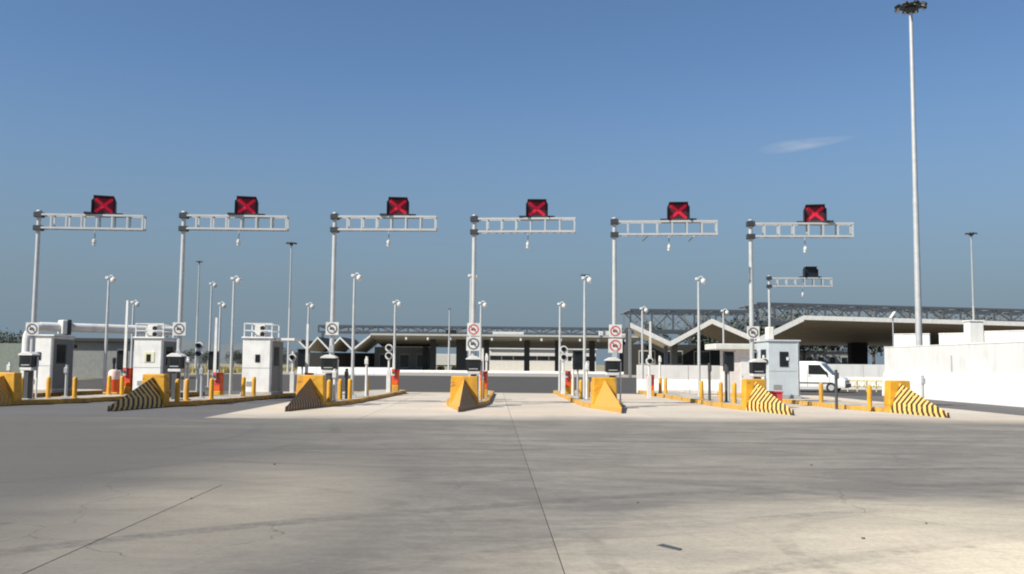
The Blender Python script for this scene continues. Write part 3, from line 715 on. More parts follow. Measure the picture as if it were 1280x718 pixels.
# traffic lights
TLS = [(248, 45.5, True, 2, 'white two-lamp traffic light between the second gantry and the third booth'), (365, 45.5, False, 3, 'white round traffic light beside the third booth'),
       (485.5, 46.5, True, 3, 'white two-lamp traffic light near the rear end of the third island'), (704, 46.0, True, 5, 'white two-lamp traffic light on the fifth island from the left'),
       (811.5, 46.5, False, 6, 'white round traffic light before the long white barrier wall'), (955, 42.0, False, 6, 'white round traffic light beside the grey booth')]
for k, (px, Y, two, i, lab) in enumerate(TLS):
    g = make_light(two); p = D(px, 490, Y)
    g.location = (p.x, Y, KH-0.005 if k != 1 else 0.0); tag(g, lab, 'traffic light', 'traffic lights at the lanes')
# black display boxes
for k, (px, Y, i, lab) in enumerate(((265.5, 45.0, 2, 'black display box before the third booth, left of it'), (377, 46.0, 3, 'black display box behind the third crash block'), (911, 41.0, 6, 'black rounded display box on dark post right of the white barrier wall'),
                                     (151, 44.5, 1, 'black display box left of the second booth'), (722, 43.0, 5, 'dark display box in front of the long canopy, fifth island'))):
    g = make_backbox(); p = D(px, 490, Y); g.location = (p.x, Y, KH-0.005)
    tag(g, lab, 'display', 'display boxes on the islands')
# slim posts
for k, (px, py, h, mt, i, lab) in enumerate(((8, 496, 1.5, WHITE, 0, 'slim white post at the left edge of the photo'), (80, 496, 1.25, GALVD, 1, 'short grey post beside the leftmost booth'), (250, 497.5, 1.25, GALVD, 2, 'grey post on the second island from the left'),
                                       (457, 496, 1.7, WHITE, 3, 'slim white post with sensor on the third island'), (417, 502, 1.2, WHITE, 3, 'slim white post beside the third ticket terminal'), (432, 500, 1.2, DGREY, 3, 'dark grey post on the third island'),
                                       (734, 500, 1.55, WHITE, 5, 'slim white post behind the fifth crash block'), (716.5, 495, 1.75, WHITE, 5, 'tall slim white post in the middle of the fifth island'), (825.5, 490.5, 1.95, WHITE, 6, 'slim white post before the long white barrier wall'),
                                       (608, 495, 1.9, WHITE, 4, 'slim white post on the middle island'), (888, 502, 1.55, DGREY, 6, 'dark post behind a yellow bollard on the sixth island'), (909, 503, 1.5, DGREY, 6, 'dark slim post under the black display box'),
                                       (1047.5, 507, 1.5, DGREY, 7, 'dark slim post left of the rightmost crash block, before the van'), (1156, 505, 1.3, GALVD, 7, 'slim grey post behind the rightmost crash block'), (232, 500, 1.6, WHITE, 2, 'slim white post beside the second ticket terminal'))):
    p = G(px, py, KH)
    g = make_post(h, mt); g.location = (p.x, p.y+0.15, KH-0.005 if px != 1156 else -0.012); tag(g, lab, 'post', 'slim posts on the islands')

# camera poles
CP = [(130, 136, 345, 42.5, 'tall camera pole left of the second booth'), (288, 292, 346, 43.0, 'tall camera pole left of the third booth'), (440, 447, 347, 42.0, 'tall camera pole on the third island'), (587, 588, 347, 44.0, 'tall camera pole just left of the middle gantry pole'),
      (730.5, 732, 350, 42.5, 'tall camera pole on the fifth island'), (874, 877, 351, 43.0, 'tall camera pole on the sixth island'),
      (162.5, 165, 376, 51.0, 'shorter camera pole beside the second booth'), (272, 273.5, 378, 54.0, 'shorter camera pole behind the red barrier left of the third booth'), (383, 385, 379, 54.0, 'shorter camera pole behind the third crash block'), (492, 495, 380, 50.0, 'shorter camera pole at the rear end of the third island'),
      (600, 601, 381, 50.0, 'shorter camera pole just right of the middle gantry pole'), (699.5, 701, 382, 51.5, 'shorter camera pole on the fifth island'), (803, 805, 384, 55.0, 'shorter camera pole at the left end of the white barrier wall'), (905, 907, 387, 58.0, 'shorter camera pole in front of the folded canopy'),
      (260, 261, 353, 60.0, 'distant camera pole between the second and third gantries')]
for k, (xb, xt, yt, Y, lab) in enumerate(CP):
    p = D(xb, 492, Y); zt = D(xt, yt, Y).z
    g = make_campole(zt-0.10); onis = Y < 52
    g.location = (p.x, Y, (KH-0.005) if onis and k not in (6,) else -0.014)
    if onis and k not in (6,):
        for ch in g.children: pass
    tag(g, lab, 'camera pole', 'camera poles along the lanes')

# orange drum cone on the leftmost island
g = thing('traffic_drum', 'orange and white tapered traffic drum before the grey guard house', 'traffic drum', (0, 0, 0))
p = G(141, 492.5, KH); g.location = (p.x, p.y, KH-0.005)
MB().box((0, 0, 0.04), (0.62, 0.62, 0.08), 0.02).build('base', YEL, g)
MB().lathe([(0.27, 0.08), (0.245, 0.62), (0.235, 0.62)], 18).build('lower_body', ORG, g, True)
MB().lathe([(0.238, 0.622), (0.205, 0.95), (0.15, 1.02), (0.06, 1.05)], 18).build('upper_body', paint('drum_pale', (0.75, 0.55, 0.48), 0.5), g, True)
MB().lathe([(0.05, 1.05), (0.05, 1.30), (0.075, 1.31), (0.075, 1.52), (0.03, 1.56)], 12).build('warning_lamp', BLACK, g, True)
# red plastic box behind the sixth crash block
p = G(968, 507, KH)
g = thing('plastic_bin', 'red plastic box behind the striped sixth crash block', 'bin', (p.x, p.y, KH-0.15-0.01))
MB().prism([(-0.22, 0.0), (0.22, 0.0), (0.26, 0.62), (-0.26, 0.62)], 'y', -0.2, 0.2, 0.03).build('body', PINK, g)
MB().box((0, 0, 0.655), (0.56, 0.46, 0.06), 0.02).build('lid', PINK, g)

# ------------------------------------------------------------------ booths
def make_booth(mat, frame, awning, sidewin):
    g = thing('toll_booth', '', 'booth', (0, 0, 0))
    W, DP, H = 1.28, 1.9, 2.5
    MB().box((0, DP/2, 0.06), (W+0.08, DP+0.08, 0.12), 0.01).build('plinth', CONC, g)
    MB().box((0, DP/2, 0.12+(H-0.12)/2), (W, DP, H-0.121), 0.025, seg=2).build('wall', mat, g)
    w = MB().box((0.02, -0.008, 1.62), (0.20, 0.03, 0.34), 0.004).build('window', BLACK, g)
    MB().box((0.02, -0.028, 1.62), (0.14, 0.008, 0.28), 0.002).build('pane', GLASS, w)
    for s in (-1, 1):
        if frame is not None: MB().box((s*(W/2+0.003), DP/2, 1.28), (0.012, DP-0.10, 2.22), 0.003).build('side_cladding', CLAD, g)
        w = MB().box((s*(W/2+0.008), 0.72, 1.72), (0.03, 0.80, 0.86), 0.004).build('side_window', BLACK, g)
        MB().box((s*(W/2+0.028), 0.72, 1.72), (0.008, 0.72, 0.78), 0.002).build('pane', GLASS, w)
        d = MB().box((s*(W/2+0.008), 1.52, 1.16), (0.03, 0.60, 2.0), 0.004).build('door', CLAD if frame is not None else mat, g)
        MB().box((s*(W/2+0.03), 1.30, 1.1), (0.03, 0.03, 0.14), 0.006).build('handle', GALVD, d)
    for k in range(4): MB().box((-0.28, -0.012, 0.42+0.055*k), (0.34, 0.026, 0.03), 0.004, Matrix.Rotation(R(25), 3, 'X')).build('vent_slat', GALVD, g)
    MB().box((0.0, -0.004, 1.20), (W-0.02, 0.010, 0.018)).build('panel_seam', GALVD, g)
    MB().tube((0.56, -0.03, 0.15), (0.56, -0.03, H-0.05), 0.018, n=6).build('conduit', GALV, g)
    MB().box((0, DP/2, H+0.035), (W+0.10, DP+0.12, 0.069), 0.012).build('roof', mat, g)
    if frame:
        fr = MB(); zt = H+0.64; z0 = H+0.07; hw = W/2-0.04
        for sx in (-hw, hw):
            for sy in (0.05, 1.2): fr.box((sx, sy, (zt+z0)/2), (0.05, 0.05, zt-z0))
        for z in (zt+0.025, (zt+z0)/2):
            for sy in (0.05, 1.2): fr.box((0, sy, z), (2*hw+(0.05 if z > zt else -0.055), 0.045, 0.045))
            for sx in (-hw, hw): fr.box((sx, 0.625, z-0.001), (0.043, 1.10, 0.043))
        fr.build('roof_rail', WHITE, g)
        ac = MB().box((-0.02, 0.62, H+0.07+0.27), (0.44, 0.50, 0.53), 0.02).build('air_conditioner', WHITE, g)
        for z in (0.14, 0.40): MB().tube((0.10, 0.365, H+0.07+z), (0.10, 0.345, H+0.07+z), 0.105, n=14).build('fan_grille', BLACK, ac)
    if awning:
        a = awning
        MB().box((math.copysign(W/2+0.06+abs(a)/2, a), 0.9, H-0.03), (abs(a), 1.3, 0.11), 0.012).build('awning', FASCIA, g)
    return g
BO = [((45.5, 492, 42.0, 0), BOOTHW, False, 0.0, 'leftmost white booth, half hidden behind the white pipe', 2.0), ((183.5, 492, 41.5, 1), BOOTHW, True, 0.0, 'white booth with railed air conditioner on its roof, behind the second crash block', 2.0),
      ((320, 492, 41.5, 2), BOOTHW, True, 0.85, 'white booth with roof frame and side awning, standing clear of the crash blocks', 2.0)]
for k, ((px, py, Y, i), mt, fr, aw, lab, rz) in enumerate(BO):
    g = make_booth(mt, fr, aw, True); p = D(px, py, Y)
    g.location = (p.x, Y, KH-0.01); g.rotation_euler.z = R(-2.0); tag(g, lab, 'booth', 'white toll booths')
    if k == 1: MB().box((0.05, -0.008, 1.66), (0.44, 0.02, 0.46), 0.004).build('notice_board', paint('pale_notice', (0.72, 0.70, 0.48), 0.6), g)
    z_top = D(px, 421 if k else 418, Y).z
    g.scale = (1.0, 1.0, (z_top-KH)/2.57)
# grey booth on the rightmost island
g = make_booth(BOOTHG, None, 0.0, True); p = D(980.5, 492, 43.0); g.location = (p.x, 43.0, KH-0.01); g.scale = (1.12, 1.0, 1.03)
tag(g, 'pale grey booth with a black front window on the rightmost island', 'booth')
MB().box((0.0, -0.014, 1.72), (0.36, 0.02, 0.66), 0.004).build('front_window', GLASS, g)
MB().box((0.14, -0.03, 1.74), (0.10, 0.012, 0.14), 0.003).build('notice', WHITE, g)
MB().box((-0.50, 0.30, 2.86), (0.24, 0.5, 0.56), 0.02).build('roof_unit', FASCIA, g)
# small white shelter behind it, flat roof
g = thing('inspection_shelter', 'white flat-roofed shelter seen left of the grey booth', 'shelter', (D(926, 490, 52).x, 52.0, -0.014))
MB().box((0, 1.0, 1.25), (1.3, 2.0, 2.5), 0.02).build('wall', paint('shelter_wall', (0.68, 0.62, 0.58), 0.6), g)
MB().box((-0.25, 0.9, 2.66), (2.45, 2.6, 0.32), 0.03).build('roof', paint('shelter_roof', (0.60, 0.60, 0.55), 0.6), g)
d_ = MB().box((0.25, -0.01, 1.05), (0.5, 0.03, 1.9), 0.004).build('door', WHITE, g)
MB().box((0.08, -0.035, 1.05), (0.04, 0.03, 0.12), 0.004).build('handle', GALVD, d_)

# white pipe portal
px0 = D(35, 411, 40.7); pxe = D(225, 412, 45.0)
g = thing('pipe_portal', 'big white bent pipe rising at the left and running across above the booths', 'pipe', (px0.x, 40.7, 0), math.atan2(45.0-40.7, pxe.x-px0.x))
yy = 0
zt = 3.0; r_ = 0.20
pts = [(0, yy, -0.01), (0, yy, zt-0.55)]+[(0.55-0.55*math.cos(t*math.pi/12), yy, zt-0.55+0.55*math.sin(t*math.pi/12)) for t in range(1, 6)]+[(0.55, yy, zt)]
MB().path(pts, r_, 18).build('upright', WHITE, g, True)
Lp = (pxe-px0).to_2d().length
MB().tube((0.55, yy, zt), (Lp, yy, zt), r_-0.005, n=18).build('crossbar', WHITE, g, True)
fl = MB().box((1.38, yy, zt), (0.22, 0.66, 0.62), 0.03).build('flange', WHITE, g)
MB().box((1.57, yy, zt), (0.15, 0.70, 0.66), 0.02).build('clamp', CLAMP, g)
for xx in (3.2, 4.6): MB().tube((xx, yy, zt-0.24), (xx, yy, 0.0), 0.03, n=8).build('prop', GALV, g)
MB().tube((Lp-0.6, yy, zt-0.24), (Lp-0.6, yy, 0.0), 0.05, n=10).build('prop', GALVD, g)

# ------------------------------------------------------------------ barrier walls
def wallrun(name, lab, cat, p0, p1, prof_low, prof_up, seglen, jgap=0.03, up_mat=WALLU, low_mat=WALLW):
    p0, p1 = Vector((*p0, 0)), Vector((*p1, 0)); d = p1-p0; L = d.length
    g = thing(name, lab, cat, (p0.x, p0.y, -0.015), math.atan2(d.y, d.x))
    n = max(1, round(L/seglen)); sl = L/n
    for k in range(n):
        MB().prism(prof_low, 'x', k*sl+jgap/2, (k+1)*sl-jgap/2, 0.008).build('base_panel', low_mat, g)
        if prof_up: MB().prism(prof_up, 'x', k*sl+jgap/2, (k+1)*sl-jgap/2, 0.008).build('wall_panel', up_mat, g)
    return g
# right wall runs along the lanes; its local +y is the side away from us (direction far->near gives -y... face on local -y)
wallrun('boundary_wall', 'long white wall with grey upper band at the right edge', 'wall', (22.5, 54.0), (22.5, 30.0),
        [(-0.05, 0.0), (0.55, 0.0), (0.55, 1.34), (0.10, 1.34), (-0.05, 0.3)][::1] if False else [(-0.34, 0.0), (0.0, 0.0), (0.0, 1.34), (-0.22, 1.34), (-0.34, 0.15)],
        [(-0.16, 1.341), (0.0, 1.341), (0.0, 2.72), (-0.16, 2.72)], 6.0)
bw = [o for o in bpy.data.objects if o.name == 'boundary_wall'][0]
MB().box((8.0, -0.166, 1.82), (0.13, 0.02, 0.80), 0.003).build('drain_slot', GALVD, bw)
MB().box((12.0, -0.08, 2.745), (24.0, 0.20, 0.05), 0.01).build('coping', WALLW, bw)
wallrun('barrier_wall', 'long low white barrier wall behind the sixth island', 'wall', (D(796, 490, 55).x, 55.0), (D(925, 490, 55).x, 55.0),
        [(-0.42, 0.0), (0.2, 0.0), (0.2, 0.8), (-0.05, 0.8), (-0.42, 0.22)], [(-0.03, 0.801), (0.17, 0.801), (0.17, 1.62), (-0.03, 1.62)], 2.5)
wallrun('barrier_wall', 'white barrier wall behind the van', 'wall', (D(990, 490, 68).x, 68.0), (D(1125, 490, 68).x, 68.0),
        [(-0.3, 0.0), (0.2, 0.0), (0.2, 0.9), (-0.05, 0.9), (-0.3, 0.2)], [(-0.04, 0.901), (0.18, 0.901), (0.18, 1.80), (-0.04, 1.80)], 2.6, up_mat=WALLW)
wallrun('barrier_wall', 'distant low white barrier before the small zigzag roofs', 'wall', (D(372, 460, 120).x, 120.0), (D(492, 460, 120).x, 120.0),
        [(-0.3, 0.0), (0.25, 0.0), (0.25, 1.0), (0.0, 1.0), (-0.3, 0.2)], None, 2.4)
wallrun('barrier_wall', 'thin white kerb wall along the foot of the long canopy', 'wall', (D(500, 460, 160).x, 160.0), (D(792, 460, 160).x, 160.0),
        [(-0.2, 0.0), (0.2, 0.0), (0.2, 0.42), (0.0, 0.42), (-0.2, 0.15)], None, 4.0)
# higher white screen walls beyond the right wall
q0 = D(1117, 430, 71); q1 = D(1300, 430, 63)
def screen(px0_, Y0, px1_, Y1, z, lab, zb=0.0, th=0.35):
    a, b_ = D(px0_, 430, Y0), D(px1_, 430, Y1)
    dd = Vector((b_.x-a.x, b_.y-a.y)); g_ = thing('screen_wall', lab, 'wall', (a.x, a.y, -0.015), math.atan2(dd.y, dd.x))
    n = max(1, round(dd.length/5)); sl = dd.length/n
    for k in range(n): MB().box((sl*(k+0.5), 0, z/2), (sl-0.03, th, z), 0.015).build('wall_panel', WALLW, g_)
    MB().box((dd.length/2, 0, z+0.04), (dd.length, th+0.08, 0.078), 0.01).build('coping', WALLW, g_)
screen(1118, 71, 1163, 69.5, 4.05, 'white screen wall panel left of the dark gap, behind the tall mast')
screen(1175, 69, 1208, 67.5, 4.05, 'white screen wall panel just right of the dark gap')
screen(1227, 67, 1330, 62.0, 4.15, 'long white screen wall at the right edge under the canopy')
a = D(1217.5, 430, 67)
g = thing('white_pillar', 'broad white pillar rising above the right wall under the canopy', 'pillar', (a.x, 67.0, -0.015))
MB().box((0, 0, 2.45), (0.98, 0.9, 4.9), 0.02).build('shaft', WALLW, g)
MB().box((0, 0, 4.95), (1.1, 1.02, 0.1), 0.01).build('cap', WALLW, g)
# pale yellow rail barricade by the wall end
a = D(1060, 488, 62); b2 = D(1108, 488, 62)
g = thing('rail_barricade', 'low pale yellow rail barricade right of the van', 'barricade', (a.x, 62, -0.014))
PALEY = paint('pale_yellow', (0.75, 0.62, 0.28), 0.6)
Lb = b2.x-a.x
for z in (0.35, 0.72): MB().box((Lb/2, 0, z), (Lb, 0.05, 0.07), 0.01).build('rail', PALEY, g)
for k in range(5): MB().box((Lb*k/4, 0.055, 0.40), (0.07, 0.06, 0.80), 0.01).build('post', PALEY, g)
for k in range(8): MB().box((Lb*(k+0.5)/8, -0.04, 0.535), (0.05, 0.03, 0.50), 0.005, Matrix.Rotation(R(35), 3, 'Y')).build('slat', PALEY, g)

# ------------------------------------------------------------------ van
a = D(1059, 488, 60)
g = thing('delivery_van', 'white van parked beside the grey booth, its dark windscreen facing right', 'van', (a.x-0.1, 59.6, -0.014), R(-30)); g.scale = (0.95, 0.95, 0.95)
vp = [(0, 0.42), (-0.05, 0.30), (-4.7, 0.30), (-4.78, 0.5), (-4.75, 1.95), (-4.6, 2.05), (-1.85, 2.05), (-1.55, 1.95), (-0.85, 1.12), (-0.18, 0.98), (-0.02, 0.82)]
MB().prism(vp, 'y', -0.9, 0.9, 0.05).build('body', BOOTHW, g, True)
MB().prism([(-1.52, 1.86), (-0.90, 1.13), (-0.86, 1.15), (-1.48, 1.90)], 'y', -0.78, 0.78).build('windscreen', GLASS, g)
for s in (-1, 1):
    MB().prism([(-2.35, 1.18), (-1.06, 1.18), (-1.60, 1.82), (-2.35, 1.82)], 'y', s*0.893 if s > 0 else -0.908, s*0.908 if s > 0 else -0.893).build('side_window', GLASS, g)
    MB().box((-1.2, s*1.0, 1.28), (0.10, 0.16, 0.24), 0.03).build('mirror', BLACK, g)
    MB().box((-0.06, s*0.68, 0.80), (0.14, 0.32, 0.18), 0.03).build('headlight', HEADLAMP, g)
    for xx in (-0.9, -3.85):
        t = MB().tube((xx, s*0.70, 0.33), (xx, s*0.915, 0.33), 0.33, n=20).build('wheel', RUBBER, g, True)
        MB().tube((xx, s*0.914, 0.33), (xx, s*0.925, 0.33), 0.19, n=14).build('rim', GALVD, t)
for s in (-1, 1):
    for xx in (-1.0, -2.42, -3.4): MB().box((xx, s*0.902, 0.98 if xx < -1.2 else 0.80), (0.018, 0.008, 1.25 if xx < -1.2 else 0.62)).build('panel_gap', DGREY, g)
    MB().box((-2.6, s*0.905, 0.62), (3.6, 0.02, 0.09), 0.004).build('side_trim', DGREY, g)
    MB().box((-2.28, s*0.912, 1.08), (0.16, 0.03, 0.035), 0.006).build('door_handle', BLACK, g)
    MB().box((-4.76, s*0.80, 1.15), (0.05, 0.12, 0.42), 0.01).build('tail_light', RED, g)
MB().box((0.01, 0, 0.46), (0.14, 1.72, 0.24), 0.04).build('bumper', DGREY, g)
MB().box((0.0, 0, 0.74), (0.05, 0.8, 0.10), 0.01).build('grille', BLACK, g)

# ------------------------------------------------------------------ high masts
def high_mast(loc, H, r0, r1, lab, n=12, head=1.0, dark=True):
    g = thing('light_mast', lab, 'light mast', loc)
    MB().tube((0, 0, 0), (0, 0, H*0.5), r0, (r0+r1)/2, n).build('lower_pole', GALV, g, True)
    MB().tube((0, 0, H*0.5), (0, 0, H), (r0+r1)/2*0.93, r1, n).build('upper_pole', GALV if n > 8 else GALVD, g, True)
    MB().lathe([(0.28*head, H-0.5*head), (0.42*head, H-0.2*head), (0.18*head, H+0.2*head)], 12).build('head_frame', DGREY, g)
    MB().lathe([(0.80*head, H-0.08*head), (0.86*head, H), (0.80*head, H+0.08*head), (0.2*head, H+0.02*head)], 16).build('ring', DGREY, g)
    for k in range(8):
        t = 2*math.pi*k/8
        fl_ = MB().box((0, 0, 0), (0.38*head, 0.30*head, 0.26*head), 0.04*head).build('flood_lamp', BLACK, g, loc=(0.98*head*math.cos(t), 0.98*head*math.sin(t), H-0.05*head))
        fl_.rotation_euler = (0, R(-28), t) ; fl_.rotation_euler = (0, R(28), t)
        MB().box((0, 0, -0.135*head), (0.30*head, 0.24*head, 0.012)).build('lens', HEADLAMP, fl_)
    return g
p = D(1149, 432, 56); zt = D(1138.5, 8, 56).z
high_mast((p.x, 56, -0.015), zt, 0.205, 0.11, 'tall white lighting mast rising out of the photo at the right', 16, 0.82)
for (px, pt, py, Y, h_, lab) in ((360, 361, 304, 150, 0.75, 'distant dark-headed mast left of the third gantry'), (1219, 1218, 292, 140, 0.75, 'distant pale mast right of the tall mast'),
                                 (244.5, 246, 327, 160, 0.5, 'distant thin mast right of the second gantry pole'), (731, 731, 344, 170, 0.7, 'distant mast showing just above the fifth island camera pole'), (561, 561, 386, 165, 0.25, 'thin dark antenna mast above the long canopy')):
    p = D(px, 462, Y); zt = D(pt, py, Y).z
    high_mast((p.x, Y, -0.02), zt, 0.20, 0.11, lab, 8, h_)

# ------------------------------------------------------------------ canopies
def folded_canopy(name, lab, pts, Y, depth, th, soffit, fas, dz_back=0.0, columns=(), skew=0.0, fascia_h=0.55):
    """pts: (X, z) of the front fascia's upper edge; the folded plates run straight back."""
    x0, z0 = pts[0]
    g = thing(name, lab, 'canopy', (x0, Y, 0))
    L = [(x-x0, z) for x, z in pts]
    for (xa, za), (xb, zb) in zip(L, L[1:]):
        e_ = 0.0
        bm = MB()
        vs = [(xa, 0.12, za-0.06), (xb, 0.12, zb-0.06), (xb+skew, depth, zb-0.06+dz_back), (xa+skew, depth, za-0.06+dz_back), (xa, 0.12, za-th), (xb, 0.12, zb-th), (xb+skew, depth, zb-th+dz_back), (xa+skew, depth, za-th+dz_back)]
        bm.poly(vs, [(0, 1, 2, 3), (4, 7, 6, 5), (0, 4, 5, 1), (1, 5, 6, 2), (2, 6, 7, 3), (3, 7, 4, 0)])
        bm.build('roof_plate', soffit, g)
        MB().poly([(xa, 0.125, za-0.055), (xb, 0.125, zb-0.055), (xb+skew, depth, zb-0.055+dz_back), (xa+skew, depth, za-0.055+dz_back), (xa, 0.125, za-0.02), (xb, 0.125, zb-0.02), (xb+skew, depth, zb-0.02+dz_back), (xa+skew, depth, za-0.02+dz_back)], [(0, 3, 2, 1), (4, 5, 6, 7), (0, 1, 5, 4), (1, 2, 6, 5), (2, 3, 7, 6), (3, 0, 4, 7)]).build('roofing_sheet', ROOFT, g)
        bm = MB()
        vs = [(xa, 0.0, za), (xb, 0.0, zb), (xb, 0.118, zb), (xa, 0.118, za), (xa, 0.0, za-fascia_h), (xb, 0.0, zb-fascia_h), (xb, 0.118, zb-fascia_h), (xa, 0.118, za-fascia_h)]
        bm.poly(vs, [(0, 1, 2, 3), (4, 7, 6, 5), (0, 4, 5, 1), (1, 5, 6, 2), (2, 6, 7, 3), (3, 7, 4, 0)])
        bm.build('fascia', fas, g)
    for (cx, cy, w, ztop) in columns:
        MB().box((cx-x0, cy, ztop/2), (w, w, ztop), 0.02).build('column', WALLG, g)
    return g
def PX(pts, Y): return [(D(x, y, Y).x, D(x, y, Y).z) for x, y in pts]
# right folded canopy
Yr = 115.0
pts = PX([(788, 403.5), (838, 427), (890, 398.5), (944, 422)], Yr)
cols = [(D(838, 440, Yr).x, 3.0, 0.45, 4.0), (D(944, 440, Yr).x, 3.0, 0.45, 4.2), (D(858, 440, Yr).x+1.5, 16.0, 0.9, 4.6), (D(792, 440, Yr).x, 3.0, 0.35, 6.0)]
folded_canopy('folded_canopy', 'zigzag folded canopy with white edge and one full gable, right of centre', pts, Yr, 36, 0.5, SOFFIT, FASCIA, columns=cols, skew=6.2, fascia_h=0.62)
# big canopy at the far right: soffit falling away to the back
Yb = 92.0
A, B, C = D(950, 421, Yb), D(1005, 394.5, Yb), D(1330, 404, Yb)
g = thing('hip_canopy', 'broad canopy with tan soffit and sloping left edge at the far right', 'canopy', (A.x, Yb, 0))
def L_(p, dy=0, dz=0): return (p.x-A.x, dy, p.z+dz)
dep = 26; zb_ = D(1030, 429, Yb+dep).z
Bb, Cb, Ab = Vector((D(970, 429, Yb+dep).x, 0, zb_)), Vector((C.x+6, 0, zb_)), Vector((A.x, 0, A.z))
def slab(name, quad, mat, th, root):
    bm = MB(); n_ = len(quad)
    vs = [(x, y, z) for x, y, z in quad]+[(x, y, z-th) for x, y, z in quad]
    bm.poly(vs, [tuple(range(n_)), tuple(range(2*n_-1, n_-1, -1))]+[(i, n_+i, n_+(i+1) % n_, (i+1) % n_) for i in range(n_)])
    return bm.build(name, mat, root)
slab('roof_plate', [L_(B, 0.1, -0.08), L_(C, 0.1, -0.08), (Cb.x-A.x, dep, zb_), (Bb.x-A.x, dep, zb_)], SOFFIT, 0.3, g)
slab('roof_plate', [L_(A, 0.1, -0.08), L_(B, 0.1, -0.08), (Bb.x-A.x, dep, zb_), (6.4, dep*0.8, A.z-0.2)], SOFFIT, 0.3, g)
def fasc(p, q, h):
    vs = [L_(p), L_(q), L_(q, 0.098), L_(p, 0.098), L_(p, 0, -h), L_(q, 0, -h), L_(q, 0.098, -h), L_(p, 0.098, -h)]
    MB().poly(vs, [(0, 1, 2, 3), (4, 7, 6, 5), (0, 4, 5, 1), (1, 5, 6, 2), (2, 6, 7, 3), (3, 7, 4, 0)]).build('fascia', FASCIA, g)
fasc(A, B, 0.55); fasc(B, C, 0.42)
for px, w in ((1072, 2.0), (1170, 1.2), (1262, 1.2)):
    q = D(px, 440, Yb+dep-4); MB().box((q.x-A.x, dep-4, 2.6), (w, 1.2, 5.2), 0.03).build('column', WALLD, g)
q = D(950, 430, Yb); MB().box((0.2, 0.6, 2.2), (0.6, 0.6, 4.4), 0.03).build('column', WALLW, g)
q = D(1230, 440, Yb+dep-2); MB().box((q.x-A.x, dep-2, 2.55), (18, 0.3, 5.1)).build('back_wall', paint('maroon_wall', (0.06, 0.03, 0.028), 0.8), g)
g2 = thing('flood_light', 'small white flood light tilted on a thin post above the right wall', 'flood light', (D(1117, 440, 60).x, 60, -0.014))
hz = D(1117, 396, 60).z
MB().tube((0, 0, 0), (0, 0, hz), 0.04, n=8).build('post', GALVD, g2)
MB().box((-0.02, 0, hz+0.12), (0.10, 0.3, 0.52), 0.03, Matrix.Rotation(R(35), 3, 'Y')).build('lamp', WHITE, g2)

# background buildings and an added dark backdrop under / behind the folded canopy
def building(lab, px0_, px1_, ytop, Y, dep, wall, wins=(), roof=None, rooflip=0.3, z0=-0.02, name='background_block'):
    a, b_ = D(px0_, 450, Y), D(px1_, 450, Y); H = D((px0_+px1_)/2, ytop, Y).z; W = b_.x-a.x
    g_ = thing(name, lab, 'building', (a.x, Y, z0))
    MB().box((W/2, dep/2, H/2), (W, dep, H), 0.02).build('wall', wall, g_)
    if roof: MB().box((W/2, dep/2, H+0.15), (W+2*rooflip, dep+2*rooflip, 0.298), 0.02).build('roof', roof, g_)
    for (f0, f1, h0, h1, mt) in wins:
        w = MB().box((W*(f0+f1)/2, -0.01, H*(h0+h1)/2), (W*(f1-f0), 0.06, H*(h1-h0)), 0.01).build('window', FASCIAG, g_)
        MB().box((W*(f0+f1)/2, -0.045, H*(h0+h1)/2), (W*(f1-f0)*0.9, 0.02, H*(h1-h0)*0.86)).build('pane', mt, w)
    return g_
building('added dark backdrop standing in for deep shade under the folded canopy', 788, 960, 431, 152, 8, WALLD, [(0.06+0.2*k, 0.18+0.2*k, 0.35, 0.8, GLASS) for k in range(5)])  # added dark block with windows, keeps the space under the canopy dark
building('low grey building seen through the tan canopy behind the van', 985, 1066, 440, 190, 10, WALLG, [(0.1+0.18*k, 0.2+0.18*k, 0.4, 0.8, GLASS) for k in range(5)], ROOFT)
# grey guard house behind the left booths
building('grey guard house with dark eaves behind the leftmost booths', 74, 172, 427, 84, 7, WALLG, [(0.74, 0.86, 0.2, 0.82, GLASS), (0.06, 0.24, 0.80, 0.92, GLASS)], WALLD, 0.45, name='guard_house')
wallrun('boundary_wall', 'greenish grey boundary wall at the left edge under the trees', 'wall', (-62, 96), (D(74, 450, 96).x, 96.0), [(0, 0), (0.25, 0), (0.25, 3.2), (0, 3.2)], None, 3.0, up_mat=WALLGR, low_mat=WALLGR)

# long canopy across the middle
Yc = 172.0
zp = PX([(372, 424), (384, 436), (397, 421), (411, 436), (425, 421), (440.5, 436.5), (463, 418.5)], Yc)
zp2 = PX([(463, 418.5), (800, 420.5)], Yc)
cols = [(D(x, 440, Yc).x, 1.5, 0.4, 4.0) for x in (384, 411, 440.5)]
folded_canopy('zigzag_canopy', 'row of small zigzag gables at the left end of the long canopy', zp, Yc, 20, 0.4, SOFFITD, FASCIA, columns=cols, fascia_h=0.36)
xa = zp2[0][0]; xb = zp2[1][0]; zc = (zp2[0][1]+zp2[1][1])/2
g = thing('long_canopy', 'long flat dark canopy across the middle of the background', 'canopy', (xa, Yc, 0))
Lc = xb-xa
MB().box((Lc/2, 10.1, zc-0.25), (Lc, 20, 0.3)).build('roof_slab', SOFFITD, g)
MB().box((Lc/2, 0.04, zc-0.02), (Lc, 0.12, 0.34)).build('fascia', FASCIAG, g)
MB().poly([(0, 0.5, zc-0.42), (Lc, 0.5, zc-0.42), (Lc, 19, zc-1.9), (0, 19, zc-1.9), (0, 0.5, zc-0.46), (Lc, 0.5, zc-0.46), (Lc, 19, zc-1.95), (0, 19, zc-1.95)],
          [(0, 1, 2, 3), (4, 7, 6, 5), (0, 4, 5, 1), (1, 5, 6, 2), (2, 6, 7, 3), (3, 7, 4, 0)]).build('soffit', SOFFITD, g)
